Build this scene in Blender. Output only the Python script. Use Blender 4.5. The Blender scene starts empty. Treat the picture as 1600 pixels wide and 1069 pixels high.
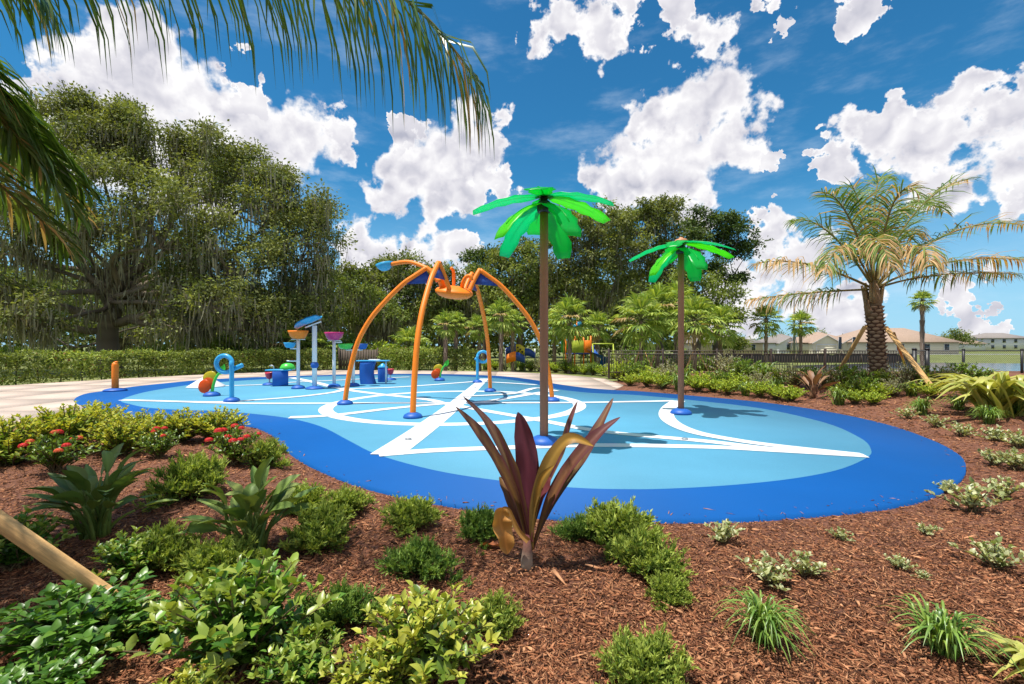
import bpy, math, random
import numpy as np
from mathutils import Vector, Matrix

scene = bpy.context.scene
COL = scene.collection
R = math.radians
F_PX, CX, HZ, CAM_H = 711.0, 800.0, 540.0, 1.6     # lens 16 mm on a 36 mm sensor, 1600 px wide photograph

# ------------------------------------------------------------------ camera
cam_data = bpy.data.cameras.new('camera')
cam_data.sensor_width = 36.0
cam_data.lens = 36.0 * F_PX / 1600.0
cam_data.shift_y = (HZ - 534.5) / 1600.0
cam_data.clip_start = 0.05
cam_data.clip_end = 3000.0
cam = bpy.data.objects.new('camera', cam_data)
cam.location = (0, 0, CAM_H)
cam.rotation_euler = (R(90), 0, 0)
COL.objects.link(cam)
scene.camera = cam

# ------------------------------------------------------------------ sun, exposure
SUN_TO = Vector((-0.26, -0.12, 1.0)).normalized()      # direction towards the sun
sun_data = bpy.data.lights.new('sun', 'SUN')
sun_data.energy = 4.4
sun_data.angle = R(0.55)
sun_data.color = (1.0, 0.955, 0.88)
sun = bpy.data.objects.new('sun', sun_data)
sun.rotation_euler = SUN_TO.to_track_quat('Z', 'Y').to_euler()
sun.location = (0, 0, 60)
COL.objects.link(sun)
scene.view_settings.view_transform = 'Standard'
scene.view_settings.look = 'None'
scene.view_settings.gamma = 1.0
scene.view_settings.use_curve_mapping = False
scene.view_settings.exposure = 0.50
scene.cycles.max_bounces = 6
scene.cycles.diffuse_bounces = 3
scene.cycles.glossy_bounces = 3
scene.cycles.transmission_bounces = 5
scene.cycles.transparent_max_bounces = 8
scene.cycles.caustics_reflective = False
scene.cycles.caustics_refractive = False
scene.cycles.use_denoising = True

# ------------------------------------------------------------------ world: Nishita sky with cumulus
def pxdir(px, py):
    return Vector(((px - CX) / F_PX, 1.0, (HZ - py) / F_PX)).normalized()

CLOUDS = [  # centre of each puff on the sky (photograph pixels) and its radius
 (130,110,75),(200,80,70),(250,130,85),(330,190,70),(400,230,75),(470,225,65),(525,215,38),(180,200,110),(300,260,90),(395,150,28),
 (70,130,50),(620,285,48),(680,265,65),(740,225,55),(772,210,38),(645,212,22),(700,305,42),(775,285,30),
 (1098,92,48),(1122,140,62),(1085,185,65),(1025,205,50),(1150,210,58),(980,268,58),(1060,262,75),(958,298,40),(1100,280,50),
 (1570,165,55),(1500,215,65),(1420,225,65),(1345,225,52),(1580,245,80),(1310,240,30),(1480,275,60),(1395,185,38),(1590,320,45),
 (870,25,48),(930,40,50),(825,5,36),(1040,-5,36),(1000,5,36),(1240,0,34),(1345,5,34),
 (575,395,48),(622,440,42),(690,400,48),(650,415,40),(722,385,26),(1205,385,42),(1245,405,48),(1180,435,50),(1150,475,60),
 (1262,470,50),(1330,450,36),(1085,335,20),(1160,360,26),(1243,254,18),(1540,496,22),(1495,462,26),(1225,44,11),(1310,492,40)]
rng0 = random.Random(5)
blobs = []
for px, py, r in CLOUDS:
    c = pxdir(px, py)
    a = 0.5 * (c.angle(pxdir(px + r, py)) + c.angle(pxdir(px, py + r)))
    blobs.append((c, a))
for k in range(12):                                    # the same cumulus goes on round the rest of the sky
    az = R(70 + 220 * (k + 0.5 * rng0.random()) / 12.0)
    el = R(rng0.uniform(8, 50))
    for j in range(2):
        c = Vector((math.sin(az + 0.15 * j) * math.cos(el), math.cos(az + 0.15 * j) * math.cos(el), math.sin(el + 0.08 * j)))
        blobs.append((c, R(rng0.uniform(5, 9))))

world = bpy.data.worlds.new('World')
scene.world = world
world.use_nodes = True
wt = world.node_tree
wt.nodes.clear()
wt_l = wt.links

def wn(kind, **kw):
    n = wt.nodes.new(kind)
    for k, v in kw.items():
        setattr(n, k, v)
    return n

def wmath(op, a, b=None, c=None, clamp=False):
    n = wn('ShaderNodeMath', operation=op, use_clamp=clamp)
    for i, v in enumerate((a, b, c)):
        if v is None:
            continue
        if isinstance(v, (int, float)):
            n.inputs[i].default_value = v
        else:
            wt_l.new(v, n.inputs[i])
    return n.outputs[0]

def wvec(op, a, b=None, scale=None):
    n = wn('ShaderNodeVectorMath', operation=op)
    for i, v in enumerate((a, b)):
        if v is None:
            continue
        if isinstance(v, (tuple, list, Vector)):
            n.inputs[i].default_value = tuple(v)
        else:
            wt_l.new(v, n.inputs[i])
    if scale is not None:
        n.inputs['Scale'].default_value = scale
    return n

def wnoise(vec, scale, detail, rough=0.55):
    n = wn('ShaderNodeTexNoise')
    wt_l.new(vec, n.inputs['Vector'])
    n.inputs['Scale'].default_value = scale
    n.inputs['Detail'].default_value = detail
    n.inputs['Roughness'].default_value = rough
    return n

tc = wn('ShaderNodeTexCoord')
vec = wvec('NORMALIZE', tc.outputs['Generated']).outputs[0]
warp = wnoise(vec, 17.0, 5.0)
w = wvec('SUBTRACT', warp.outputs['Color'], (0.5, 0.5, 0.5)).outputs[0]
v2 = wvec('ADD', vec, wvec('SCALE', w, scale=0.012).outputs[0]).outputs[0]
cur = None
for c, a in blobs:
    k = 1.0 / (1.0 - math.cos(a * 1.06))
    d = wvec('DOT_PRODUCT', v2, c).outputs['Value']
    val = wmath('MULTIPLY_ADD', d, k, 1.0 - k)
    cur = val if cur is None else wmath('SMOOTH_MAX', cur, val, 0.3)
cur = wmath('MAXIMUM', cur, -1.5)
def billow(v, scale, detail):
    n = wn('ShaderNodeTexNoise', noise_type='RIDGED_MULTIFRACTAL', normalize=True)
    wt_l.new(v, n.inputs['Vector'])
    n.inputs['Scale'].default_value = scale
    n.inputs['Detail'].default_value = detail
    n.inputs['Roughness'].default_value = 0.55
    n.inputs['Lacunarity'].default_value = 2.1
    n.inputs['Offset'].default_value = 0.9
    n.inputs['Gain'].default_value = 1.6
    return wmath('MINIMUM', n.outputs['Fac'], 2.0)
fbm = wnoise(vec, 21.0, 5.0, 0.52).outputs['Fac']
puff = billow(v2, 11.0, 3.5)
up_vec = wvec('ADD', v2, Vector((-0.010, 0, 0.020))).outputs[0]
puff_up = billow(up_vec, 11.0, 3.5)
d1 = wmath('MULTIPLY_ADD', wmath('SUBTRACT', fbm, 0.36), 0.72, cur)
dens = wmath('MULTIPLY_ADD', wmath('SUBTRACT', 0.9, puff), 0.22, d1)
mask = wn('ShaderNodeMapRange', interpolation_type='SMOOTHSTEP')
wt_l.new(dens, mask.inputs['Value'])
mask.inputs['From Min'].default_value = -0.02
mask.inputs['From Max'].default_value = 0.58
core = wn('ShaderNodeMapRange', interpolation_type='SMOOTHSTEP')
wt_l.new(cur, core.inputs['Value'])
core.inputs['From Min'].default_value = 0.25
core.inputs['From Max'].default_value = 1.25
relief = wmath('MULTIPLY_ADD', wmath('SUBTRACT', puff_up, puff), 0.42, 0.90)
soft = wmath('MULTIPLY_ADD', wmath('SUBTRACT', warp.outputs['Fac'], 0.5), 0.7, relief)
shade = wmath('MULTIPLY_ADD', core.outputs[0], -0.34, soft, clamp=True)
ramp = wn('ShaderNodeValToRGB')
ramp.color_ramp.elements[0].position = 0.10
ramp.color_ramp.elements[0].color = (0.44, 0.45, 0.54, 1)
ramp.color_ramp.elements[1].position = 0.98
ramp.color_ramp.elements[1].color = (0.93, 0.92, 0.93, 1)
e = ramp.color_ramp.elements.new(0.55); e.color = (0.70, 0.69, 0.745, 1)
wt_l.new(shade, ramp.inputs['Fac'])
sky = wn('ShaderNodeTexSky', sky_type='NISHITA')
sky.sun_disc = False
sky.sun_elevation = math.asin(SUN_TO.z)
sky.sun_rotation = math.atan2(SUN_TO.x, SUN_TO.y)
sky.altitude = 0.0
sky.air_density = 1.0
sky.dust_density = 0.0
sky.ozone_density = 4.0
hs = wn('ShaderNodeHueSaturation')
hs.inputs['Saturation'].default_value = 1.12
hs.inputs['Value'].default_value = 0.86
wt_l.new(sky.outputs[0], hs.inputs['Color'])
SKY_STRENGTH = 0.10
cl = wn('ShaderNodeVectorMath', operation='SCALE')
wt_l.new(ramp.outputs['Color'], cl.inputs[0])
cl.inputs['Scale'].default_value = 0.78 / SKY_STRENGTH
mix = wn('ShaderNodeMix', data_type='RGBA')
wt_l.new(mask.outputs[0], mix.inputs['Factor'])
tint = wn('ShaderNodeVectorMath', operation='MULTIPLY')
wt_l.new(hs.outputs['Color'], tint.inputs[0])
tint.inputs[1].default_value = (0.36, 0.98, 1.06)
sepz = wn('ShaderNodeSeparateXYZ'); wt_l.new(vec, sepz.inputs[0])
low = wn('ShaderNodeMapRange', interpolation_type='SMOOTHSTEP')      # moist summer air whitening the sky towards the horizon
wt_l.new(sepz.outputs['Z'], low.inputs['Value'])
low.inputs['From Min'].default_value = 0.34; low.inputs['From Max'].default_value = -0.02
low.inputs['To Max'].default_value = 0.85
hz = wn('ShaderNodeMix', data_type='RGBA')
wt_l.new(low.outputs[0], hz.inputs['Factor']); wt_l.new(tint.outputs[0], hz.inputs['A'])
hz.inputs['B'].default_value = (3.0, 4.9, 6.8, 1)
mpv = wn('ShaderNodeMapping'); mpv.inputs['Scale'].default_value = (1, 1, 3.2); wt_l.new(vec, mpv.inputs['Vector'])
veil = wn('ShaderNodeMapRange', interpolation_type='SMOOTHSTEP')
wt_l.new(wnoise(mpv.outputs[0], 5.0, 6.0, 0.6).outputs['Fac'], veil.inputs['Value'])
veil.inputs['From Min'].default_value = 0.5; veil.inputs['From Max'].default_value = 0.8
veil.inputs['To Max'].default_value = 0.32
vm = wn('ShaderNodeMix', data_type='RGBA')
wt_l.new(veil.outputs[0], vm.inputs['Factor']); wt_l.new(hz.outputs['Result'], vm.inputs['A'])
vm.inputs['B'].default_value = (5.6, 6.6, 7.6, 1)
wt_l.new(vm.outputs['Result'], mix.inputs['A'])
wt_l.new(cl.outputs[0], mix.inputs['B'])
bg = wn('ShaderNodeBackground')
bg.inputs['Strength'].default_value = SKY_STRENGTH
wt_l.new(mix.outputs['Result'], bg.inputs['Color'])
wo = wn('ShaderNodeOutputWorld')
wt_l.new(bg.outputs[0], wo.inputs['Surface'])
world.cycles.sampling_method = 'NONE'

# ------------------------------------------------------------------ materials
MATS = {}
def new_mat(name):
    m = bpy.data.materials.new(name)
    m.use_nodes = True
    nt = m.node_tree
    b = nt.nodes['Principled BSDF']
    MATS[name] = m
    return m, nt, b

def add_bump(nt, b, scale, strength, dist=0.01, detail=4.0, kind='noise'):
    t = nt.nodes.new('ShaderNodeTexNoise')
    tc = nt.nodes.new('ShaderNodeTexCoord')
    nt.links.new(tc.outputs['Object'], t.inputs['Vector'])
    t.inputs['Scale'].default_value = scale
    t.inputs['Detail'].default_value = detail
    bp = nt.nodes.new('ShaderNodeBump')
    bp.inputs['Strength'].default_value = strength
    bp.inputs['Distance'].default_value = dist
    nt.links.new(t.outputs['Fac'], bp.inputs['Height'])
    nt.links.new(bp.outputs[0], b.inputs['Normal'])

def plain(name, col, rough=0.5, var=0.12, scale=6.0, bump=0.0, bscale=60.0, metal=0.0, coat=0.0, detail=5.0, stretch=None, rnd=0.0):
    m, nt, b = new_mat(name)
    tc = nt.nodes.new('ShaderNodeTexCoord')
    src = tc.outputs['Object']
    if stretch:
        mp = nt.nodes.new('ShaderNodeMapping')
        mp.inputs['Scale'].default_value = stretch
        nt.links.new(src, mp.inputs['Vector'])
        src = mp.outputs[0]
    n = nt.nodes.new('ShaderNodeTexNoise')
    nt.links.new(src, n.inputs['Vector'])
    n.inputs['Scale'].default_value = scale
    n.inputs['Detail'].default_value = detail
    n.inputs['Roughness'].default_value = 0.6
    r = nt.nodes.new('ShaderNodeValToRGB')
    r.color_ramp.elements[0].position = 0.25
    r.color_ramp.elements[1].position = 0.75
    r.color_ramp.elements[0].color = tuple(c * (1 - var) for c in col) + (1,)
    r.color_ramp.elements[1].color = tuple(min(1, c * (1 + var)) for c in col) + (1,)
    nt.links.new(n.outputs['Fac'], r.inputs['Fac'])
    out = r.outputs['Color']
    if rnd:
        oi = nt.nodes.new('ShaderNodeObjectInfo')
        mr = nt.nodes.new('ShaderNodeMapRange')
        nt.links.new(oi.outputs['Random'], mr.inputs['Value'])
        mr.inputs['To Min'].default_value = 1 - rnd
        mr.inputs['To Max'].default_value = 1 + rnd
        vm = nt.nodes.new('ShaderNodeVectorMath'); vm.operation = 'SCALE'
        nt.links.new(out, vm.inputs[0]); nt.links.new(mr.outputs[0], vm.inputs['Scale'])
        out = vm.outputs[0]
    nt.links.new(out, b.inputs['Base Color'])
    b.inputs['Roughness'].default_value = rough
    b.inputs['Metallic'].default_value = metal
    b.inputs['Coat Weight'].default_value = coat
    if bump:
        add_bump(nt, b, bscale, bump)
    return m

def leaf_mat(name, rough=0.5, transl=0.25, spec=0.4, bump=0.0):
    m, nt, b = new_mat(name)
    at = nt.nodes.new('ShaderNodeAttribute'); at.attribute_name = 'Col'
    b.inputs['Roughness'].default_value = rough
    b.inputs['Specular IOR Level'].default_value = spec
    nt.links.new(at.outputs['Color'], b.inputs['Base Color'])
    if bump:
        add_bump(nt, b, 40.0, bump, 0.004)
    if transl:
        tr = nt.nodes.new('ShaderNodeBsdfTranslucent')
        g = nt.nodes.new('ShaderNodeMix'); g.data_type = 'RGBA'; g.blend_type = 'MULTIPLY'
        g.inputs['Factor'].default_value = 1.0
        nt.links.new(at.outputs['Color'], g.inputs['A'])
        g.inputs['B'].default_value = (1.5, 1.45, 0.6, 1)
        nt.links.new(g.outputs['Result'], tr.inputs['Color'])
        mx = nt.nodes.new('ShaderNodeMixShader')
        mx.inputs['Fac'].default_value = transl
        nt.links.new(b.outputs[0], mx.inputs[1]); nt.links.new(tr.outputs[0], mx.inputs[2])
        nt.links.new(mx.outputs[0], nt.nodes['Material Output'].inputs['Surface'])
    return m

leaf_mat('leaf_matte', 0.6, 0.28, 0.3)
leaf_mat('leaf_gloss', 0.36, 0.25, 0.5)
leaf_mat('leaf_thick', 0.52, 0.16, 0.35, 0.25)
leaf_mat('bark', 0.9, 0.0, 0.15, 0.8)
leaf_mat('chips', 0.85, 0.0, 0.2)
plain('orange_paint', (0.95, 0.225, 0.003), 0.5, 0.04, 3.0)
plain('blue_paint', (0.009, 0.10, 0.42), 0.5, 0.05, 3.0)
plain('navy_panel', (0.012, 0.06, 0.30), 0.4, 0.08, 3.0)
plain('sky_blue_paint', (0.03, 0.36, 0.66), 0.35, 0.05, 3.0, coat=0.25)
plain('white_paint', (0.78, 0.79, 0.80), 0.4, 0.04, 4.0)
plain('magenta_paint', (0.55, 0.02, 0.16), 0.35, 0.08, 4.0, coat=0.3)
plain('red_paint', (0.6, 0.02, 0.06), 0.35, 0.08, 4.0, coat=0.3)
plain('green_paint', (0.06, 0.55, 0.05), 0.35, 0.06, 4.0, coat=0.3)
plain('yellow_paint', (0.72, 0.56, 0.03), 0.4, 0.08, 4.0)
plain('lime_paint', (0.42, 0.50, 0.04), 0.45, 0.08, 4.0)
plain('post_brown', (0.36, 0.13, 0.06), 0.62, 0.12, 9.0, stretch=(1, 1, 0.15))
plain('hub_tan', (0.55, 0.24, 0.12), 0.5, 0.08, 6.0)
plain('black_metal', (0.018, 0.018, 0.02), 0.45, 0.2, 6.0)
plain('fence_bronze', (0.05, 0.032, 0.024), 0.5, 0.2, 6.0)
plain('grey_metal', (0.45, 0.46, 0.47), 0.4, 0.1, 6.0, metal=0.6)
plain('lumber', (0.60, 0.35, 0.13), 0.7, 0.30, 5.0, bump=0.3, bscale=40, stretch=(1.0, 14.0, 14.0))
plain('fence_wood', (0.10, 0.075, 0.055), 0.8, 0.3, 5.0, stretch=(8, 8, 0.6))
plain('concrete', (0.54, 0.43, 0.35), 0.85, 0.16, 1.1, bump=0.25, bscale=70, detail=9, rnd=0.022)
plain('concrete_bed', (0.25, 0.21, 0.17), 0.9, 0.2, 3.0)
plain('dry_lawn', (0.15, 0.17, 0.04), 0.9, 0.45, 0.35, bump=0.5, bscale=9, detail=9)
plain('silt_cloth', (0.02, 0.018, 0.018), 0.8, 0.2, 3.0)
plain('house_beige', (0.52, 0.43, 0.29), 0.85, 0.05, 2.0)
plain('house_cream', (0.62, 0.57, 0.42), 0.85, 0.05, 2.0)
plain('house_white', (0.68, 0.68, 0.68), 0.85, 0.05, 2.0)
plain('roof_tan', (0.36, 0.255, 0.185), 0.9, 0.16, 3.0, detail=8)
plain('roof_grey', (0.24, 0.21, 0.19), 0.9, 0.16, 3.0, detail=8)
plain('trim_white', (0.75, 0.75, 0.73), 0.6, 0.03, 3.0)
plain('window_glass', (0.03, 0.04, 0.05), 0.12, 0.1, 3.0)
plain('banner_cloth', (0.02, 0.03, 0.06), 0.7, 0.2, 3.0)
plain('mast_grey', (0.17, 0.19, 0.21), 0.6, 0.1, 3.0)
plain('road_grey', (0.30, 0.30, 0.31), 0.8, 0.12, 3.0)

def rubber(name, col, speck):
    m, nt, b = new_mat(name)
    tc = nt.nodes.new('ShaderNodeTexCoord')
    big = nt.nodes.new('ShaderNodeTexNoise'); big.inputs['Scale'].default_value = 0.55; big.inputs['Detail'].default_value = 7
    fine = nt.nodes.new('ShaderNodeTexNoise'); fine.inputs['Scale'].default_value = 140; fine.inputs['Detail'].default_value = 2
    for n in (big, fine):
        nt.links.new(tc.outputs['Object'], n.inputs['Vector'])
    a = nt.nodes.new('ShaderNodeMath'); a.operation = 'MULTIPLY_ADD'
    nt.links.new(big.outputs['Fac'], a.inputs[0]); a.inputs[1].default_value = 0.36; a.inputs[2].default_value = 0.82
    c = nt.nodes.new('ShaderNodeMath'); c.operation = 'MULTIPLY_ADD'
    nt.links.new(fine.outputs['Fac'], c.inputs[0]); c.inputs[1].default_value = speck; c.inputs[2].default_value = -speck * 0.5
    s = nt.nodes.new('ShaderNodeMath'); s.operation = 'ADD'
    nt.links.new(a.outputs[0], s.inputs[0]); nt.links.new(c.outputs[0], s.inputs[1])
    v = nt.nodes.new('ShaderNodeVectorMath'); v.operation = 'SCALE'
    v.inputs[0].default_value = col
    nt.links.new(s.outputs[0], v.inputs['Scale'])
    nt.links.new(v.outputs[0], b.inputs['Base Color'])
    b.inputs['Roughness'].default_value = 0.62
    b.inputs['Specular IOR Level'].default_value = 0.2
    add_bump(nt, b, 170, 0.35, 0.003)
    return m
rubber('rubber_blue', (0.002, 0.098, 0.36), 0.5)
rubber('rubber_light', (0.095, 0.315, 0.465), 0.4)
rubber('rubber_white', (0.68, 0.71, 0.73), 0.2)

def acrylic(name, col, transl=0.5):
    m, nt, b = new_mat(name)
    b.inputs['Base Color'].default_value = col + (1,)
    b.inputs['Roughness'].default_value = 0.32
    tr = nt.nodes.new('ShaderNodeBsdfTranslucent')
    tr.inputs['Color'].default_value = tuple(min(1, c * 1.7 + 0.01) for c in col) + (1,)
    mx = nt.nodes.new('ShaderNodeMixShader'); mx.inputs['Fac'].default_value = transl
    nt.links.new(b.outputs[0], mx.inputs[1]); nt.links.new(tr.outputs[0], mx.inputs[2])
    tp = nt.nodes.new('ShaderNodeBsdfTransparent')
    tp.inputs['Color'].default_value = tuple(min(1, c * 1.5 + 0.02) for c in col) + (1,)
    m2 = nt.nodes.new('ShaderNodeMixShader'); m2.inputs['Fac'].default_value = 0.22
    nt.links.new(mx.outputs[0], m2.inputs[1]); nt.links.new(tp.outputs[0], m2.inputs[2])
    nt.links.new(m2.outputs[0], nt.nodes['Material Output'].inputs['Surface'])
    return m
acrylic('acrylic_green', (0.012, 0.50, 0.10))
acrylic('acrylic_teal', (0.008, 0.54, 0.27))
acrylic('acrylic_lime', (0.16, 0.66, 0.03))
acrylic('acrylic_yellow', (0.62, 0.50, 0.03), 0.35)
acrylic('acrylic_orange', (0.80, 0.13, 0.012), 0.35)
acrylic('acrylic_leaf', (0.06, 0.52, 0.04), 0.3)

def mulch_mat():
    m, nt, b = new_mat('mulch')
    tc = nt.nodes.new('ShaderNodeTexCoord')
    mp = nt.nodes.new('ShaderNodeMapping'); mp.inputs['Scale'].default_value = (1, 2.2, 1); mp.inputs['Rotation'].default_value = (0, 0, 0.5)
    nt.links.new(tc.outputs['Object'], mp.inputs['Vector'])
    n1 = nt.nodes.new('ShaderNodeTexNoise'); n1.inputs['Scale'].default_value = 26; n1.inputs['Detail'].default_value = 6
    n1.inputs['Roughness'].default_value = 0.7; n1.inputs['Distortion'].default_value = 1.2
    n2 = nt.nodes.new('ShaderNodeTexNoise'); n2.inputs['Scale'].default_value = 1.3; n2.inputs['Detail'].default_value = 5
    nt.links.new(mp.outputs[0], n1.inputs['Vector']); nt.links.new(tc.outputs['Object'], n2.inputs['Vector'])
    r = nt.nodes.new('ShaderNodeValToRGB')
    r.color_ramp.elements[0].position = 0.30; r.color_ramp.elements[0].color = (0.05, 0.022, 0.012, 1)
    r.color_ramp.elements[1].position = 0.72; r.color_ramp.elements[1].color = (0.36, 0.145, 0.066, 1)
    e = r.color_ramp.elements.new(0.5); e.color = (0.19, 0.075, 0.040, 1)
    nt.links.new(n1.outputs['Fac'], r.inputs['Fac'])
    mx = nt.nodes.new('ShaderNodeMix'); mx.data_type = 'RGBA'; mx.blend_type = 'MULTIPLY'
    mx.inputs['Factor'].default_value = 0.5
    r2 = nt.nodes.new('ShaderNodeValToRGB')
    r2.color_ramp.elements[0].position = 0.3; r2.color_ramp.elements[0].color = (0.55, 0.5, 0.48, 1)
    r2.color_ramp.elements[1].position = 0.7; r2.color_ramp.elements[1].color = (1.2, 1.15, 1.1, 1)
    nt.links.new(n2.outputs['Fac'], r2.inputs['Fac'])
    nt.links.new(r.outputs['Color'], mx.inputs['A']); nt.links.new(r2.outputs['Color'], mx.inputs['B'])
    nt.links.new(mx.outputs['Result'], b.inputs['Base Color'])
    b.inputs['Roughness'].default_value = 0.9
    bp = nt.nodes.new('ShaderNodeBump'); bp.inputs['Strength'].default_value = 0.9; bp.inputs['Distance'].default_value = 0.02
    nt.links.new(n1.outputs['Fac'], bp.inputs['Height']); nt.links.new(bp.outputs[0], b.inputs['Normal'])
mulch_mat()

def water_mat():
    m, nt, b = new_mat('pond_water')
    b.inputs['Base Color'].default_value = (0.09, 0.10, 0.11, 1)
    b.inputs['Roughness'].default_value = 0.08
    b.inputs['Specular IOR Level'].default_value = 0.8
    add_bump(nt, b, 1.5, 0.15, 0.05)
water_mat()

# ------------------------------------------------------------------ geometry helpers
def vlen(a):
    return np.sqrt((a * a).sum(-1, keepdims=True)) + 1e-12
def unit(a):
    a = np.asarray(a, float)
    return a / vlen(a)

def tag(o, label=None, cat=None, group=None, kind=None):
    if label: o['label'] = label
    if cat: o['category'] = cat
    if group: o['group'] = group
    if kind: o['kind'] = kind
    return o

def thing(name, label, cat, loc=(0, 0, 0), group=None, rz=0.0):
    o = bpy.data.objects.new(name, None)
    o.empty_display_size = 0.1
    o.location = loc
    o.rotation_euler = (0, 0, rz)
    COL.objects.link(o)
    return tag(o, label, cat, group)

class Geo:
    """collects vertices, faces and a natural colour per vertex; build() links ONE mesh object"""
    def __init__(s):
        s.V, s.C, s.F, s.n = [], [], {}, 0
    def add(s, V, F, col=(0.5, 0.5, 0.5)):
        V = np.asarray(V, float).reshape(-1, 3)
        col = np.asarray(col, float)
        if col.ndim == 1:
            col = np.tile(col, (len(V), 1))
        s.V.append(V); s.C.append(col)
        if isinstance(F, np.ndarray):
            F = [F]
        for f in F:
            f = np.asarray(f, np.int64)
            if f.ndim == 1:
                f = f[None, :]
            s.F.setdefault(f.shape[1], []).append(f + s.n)
        s.n += len(V)
        return s
    def mesh(s, name, mat, smooth=False, origin=(0, 0, 0)):
        me = bpy.data.meshes.new(name)
        V = np.concatenate(s.V) - np.asarray(origin, float)
        C = np.concatenate(s.C)
        me.vertices.add(len(V))
        me.vertices.foreach_set('co', V.astype(np.float32).ravel())
        idx, starts, tot = [], [], 0
        for k, fl in s.F.items():
            f = np.concatenate(fl)
            idx.append(f.ravel())
            starts.append(tot + np.arange(len(f)) * k)
            tot += f.size
        idx = np.concatenate(idx).astype(np.int32); starts = np.concatenate(starts).astype(np.int32)
        me.loops.add(len(idx)); me.loops.foreach_set('vertex_index', idx)
        me.polygons.add(len(starts)); me.polygons.foreach_set('loop_start', starts)
        if smooth:
            me.polygons.foreach_set('use_smooth', np.ones(len(starts), bool))
        me.update(calc_edges=True)
        a = me.color_attributes.new('Col', 'FLOAT_COLOR', 'POINT')
        a.data.foreach_set('color', np.concatenate([C, np.ones((len(C), 1))], 1).astype(np.float32).ravel())
        me.materials.append(MATS[mat])
        return me
    def build(s, name, mat, parent=None, smooth=False, origin=(0, 0, 0), loc=None):
        o = bpy.data.objects.new(name, s.mesh(name, mat, smooth, origin))
        COL.objects.link(o)
        if parent: o.parent = parent
        if loc is not None: o.location = loc
        return o

def link_mesh(name, me, parent=None, loc=(0, 0, 0), rz=0.0, sc=1.0):
    o = bpy.data.objects.new(name, me)
    COL.objects.link(o)
    o.parent = parent
    o.location = loc; o.rotation_euler = (0, 0, rz)
    o.scale = (sc, sc, sc) if isinstance(sc, (int, float)) else sc
    return o

def frames(P):
    P = np.asarray(P, float)
    T = unit(np.gradient(P, axis=0))
    ref = np.array([0, 0, 1.0]) if abs(T[0][2]) < 0.9 else np.array([1.0, 0, 0])
    S = np.zeros_like(P)
    s = unit(np.cross(T[0], ref))
    for i in range(len(P)):
        s = s - T[i] * (s @ T[i])
        s = s / (np.linalg.norm(s) + 1e-9)
        S[i] = s
    return T, S, np.cross(S, T)

def g_tube(G, P, r, seg=8, col=(0.5, 0.5, 0.5), cap=True, flat=1.0):
    P = np.asarray(P, float); n = len(P)
    r = np.full(n, r) if np.isscalar(r) else np.asarray(r, float)
    T, S, N = frames(P)
    a = np.arange(seg) * 2 * math.pi / seg
    V = P[:, None] + r[:, None, None] * (np.cos(a)[None, :, None] * S[:, None] + flat * np.sin(a)[None, :, None] * N[:, None])
    i = np.arange(n - 1)[:, None] * seg; j = np.arange(seg)[None, :]; j2 = (j + 1) % seg
    Fq = np.stack([i + j, i + j2, i + seg + j2, i + seg + j], -1).reshape(-1, 4)
    fs = [Fq]
    if cap:
        fs += [np.arange(seg)[::-1][None, :], ((n - 1) * seg + np.arange(seg))[None, :]]
    c = np.asarray(col, float)
    if c.ndim == 2:
        c = np.repeat(c, seg, axis=0)
    G.add(V.reshape(-1, 3), fs, c)
    return G

def g_box(G, c, s, rot=None, col=(0.5, 0.5, 0.5), bev=0.0):
    s = np.asarray(s, float) / 2
    if bev <= 0:
        V = np.array([[x, y, z] for z in (-1, 1) for y in (-1, 1) for x in (-1, 1)], float) * s
        Fq = np.array([[0, 2, 3, 1], [4, 5, 7, 6], [0, 1, 5, 4], [2, 6, 7, 3], [0, 4, 6, 2], [1, 3, 7, 5]])
        if rot is not None: V = V @ np.asarray(rot).T
        G.add(V + np.asarray(c, float), Fq, col)
    else:                                              # chamfered vertical prism + chamfered top and bottom
        b = min(bev, s.min() * 0.9)
        rings = []
        for z, ins in ((-s[2], b), (-s[2] + b, 0), (s[2] - b, 0), (s[2], b)):
            x, y = s[0] - ins, s[1] - ins
            rings.append([[-x + b, -y, z], [x - b, -y, z], [x, -y + b, z], [x, y - b, z], [x - b, y, z], [-x + b, y, z], [-x, y - b, z], [-x, -y + b, z]])
        V = np.array(rings).reshape(-1, 3)
        if rot is not None: V = V @ np.asarray(rot).T
        q = [[k * 8 + j, k * 8 + (j + 1) % 8, k * 8 + 8 + (j + 1) % 8, k * 8 + 8 + j] for k in range(3) for j in range(8)]
        G.add(V + np.asarray(c, float), [np.array(q), np.arange(8)[::-1][None, :], (24 + np.arange(8))[None, :]], col)
    return G

def g_lathe(G, prof, c=(0, 0, 0), seg=20, col=(0.5, 0.5, 0.5), rot=None):
    prof = np.asarray(prof, float); n = len(prof)
    a = np.arange(seg) * 2 * math.pi / seg
    V = np.stack([prof[:, :1] * np.cos(a), prof[:, :1] * np.sin(a), np.repeat(prof[:, 1:], seg, 1)], -1).reshape(-1, 3)
    if rot is not None: V = V @ np.asarray(rot).T
    i = np.arange(n - 1)[:, None] * seg; j = np.arange(seg)[None, :]; j2 = (j + 1) % seg
    Fq = np.stack([i + j, i + j2, i + seg + j2, i + seg + j], -1).reshape(-1, 4)
    G.add(V + np.asarray(c, float), [Fq, np.arange(seg)[::-1][None, :], ((n - 1) * seg + np.arange(seg))[None, :]], col)
    return G

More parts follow.
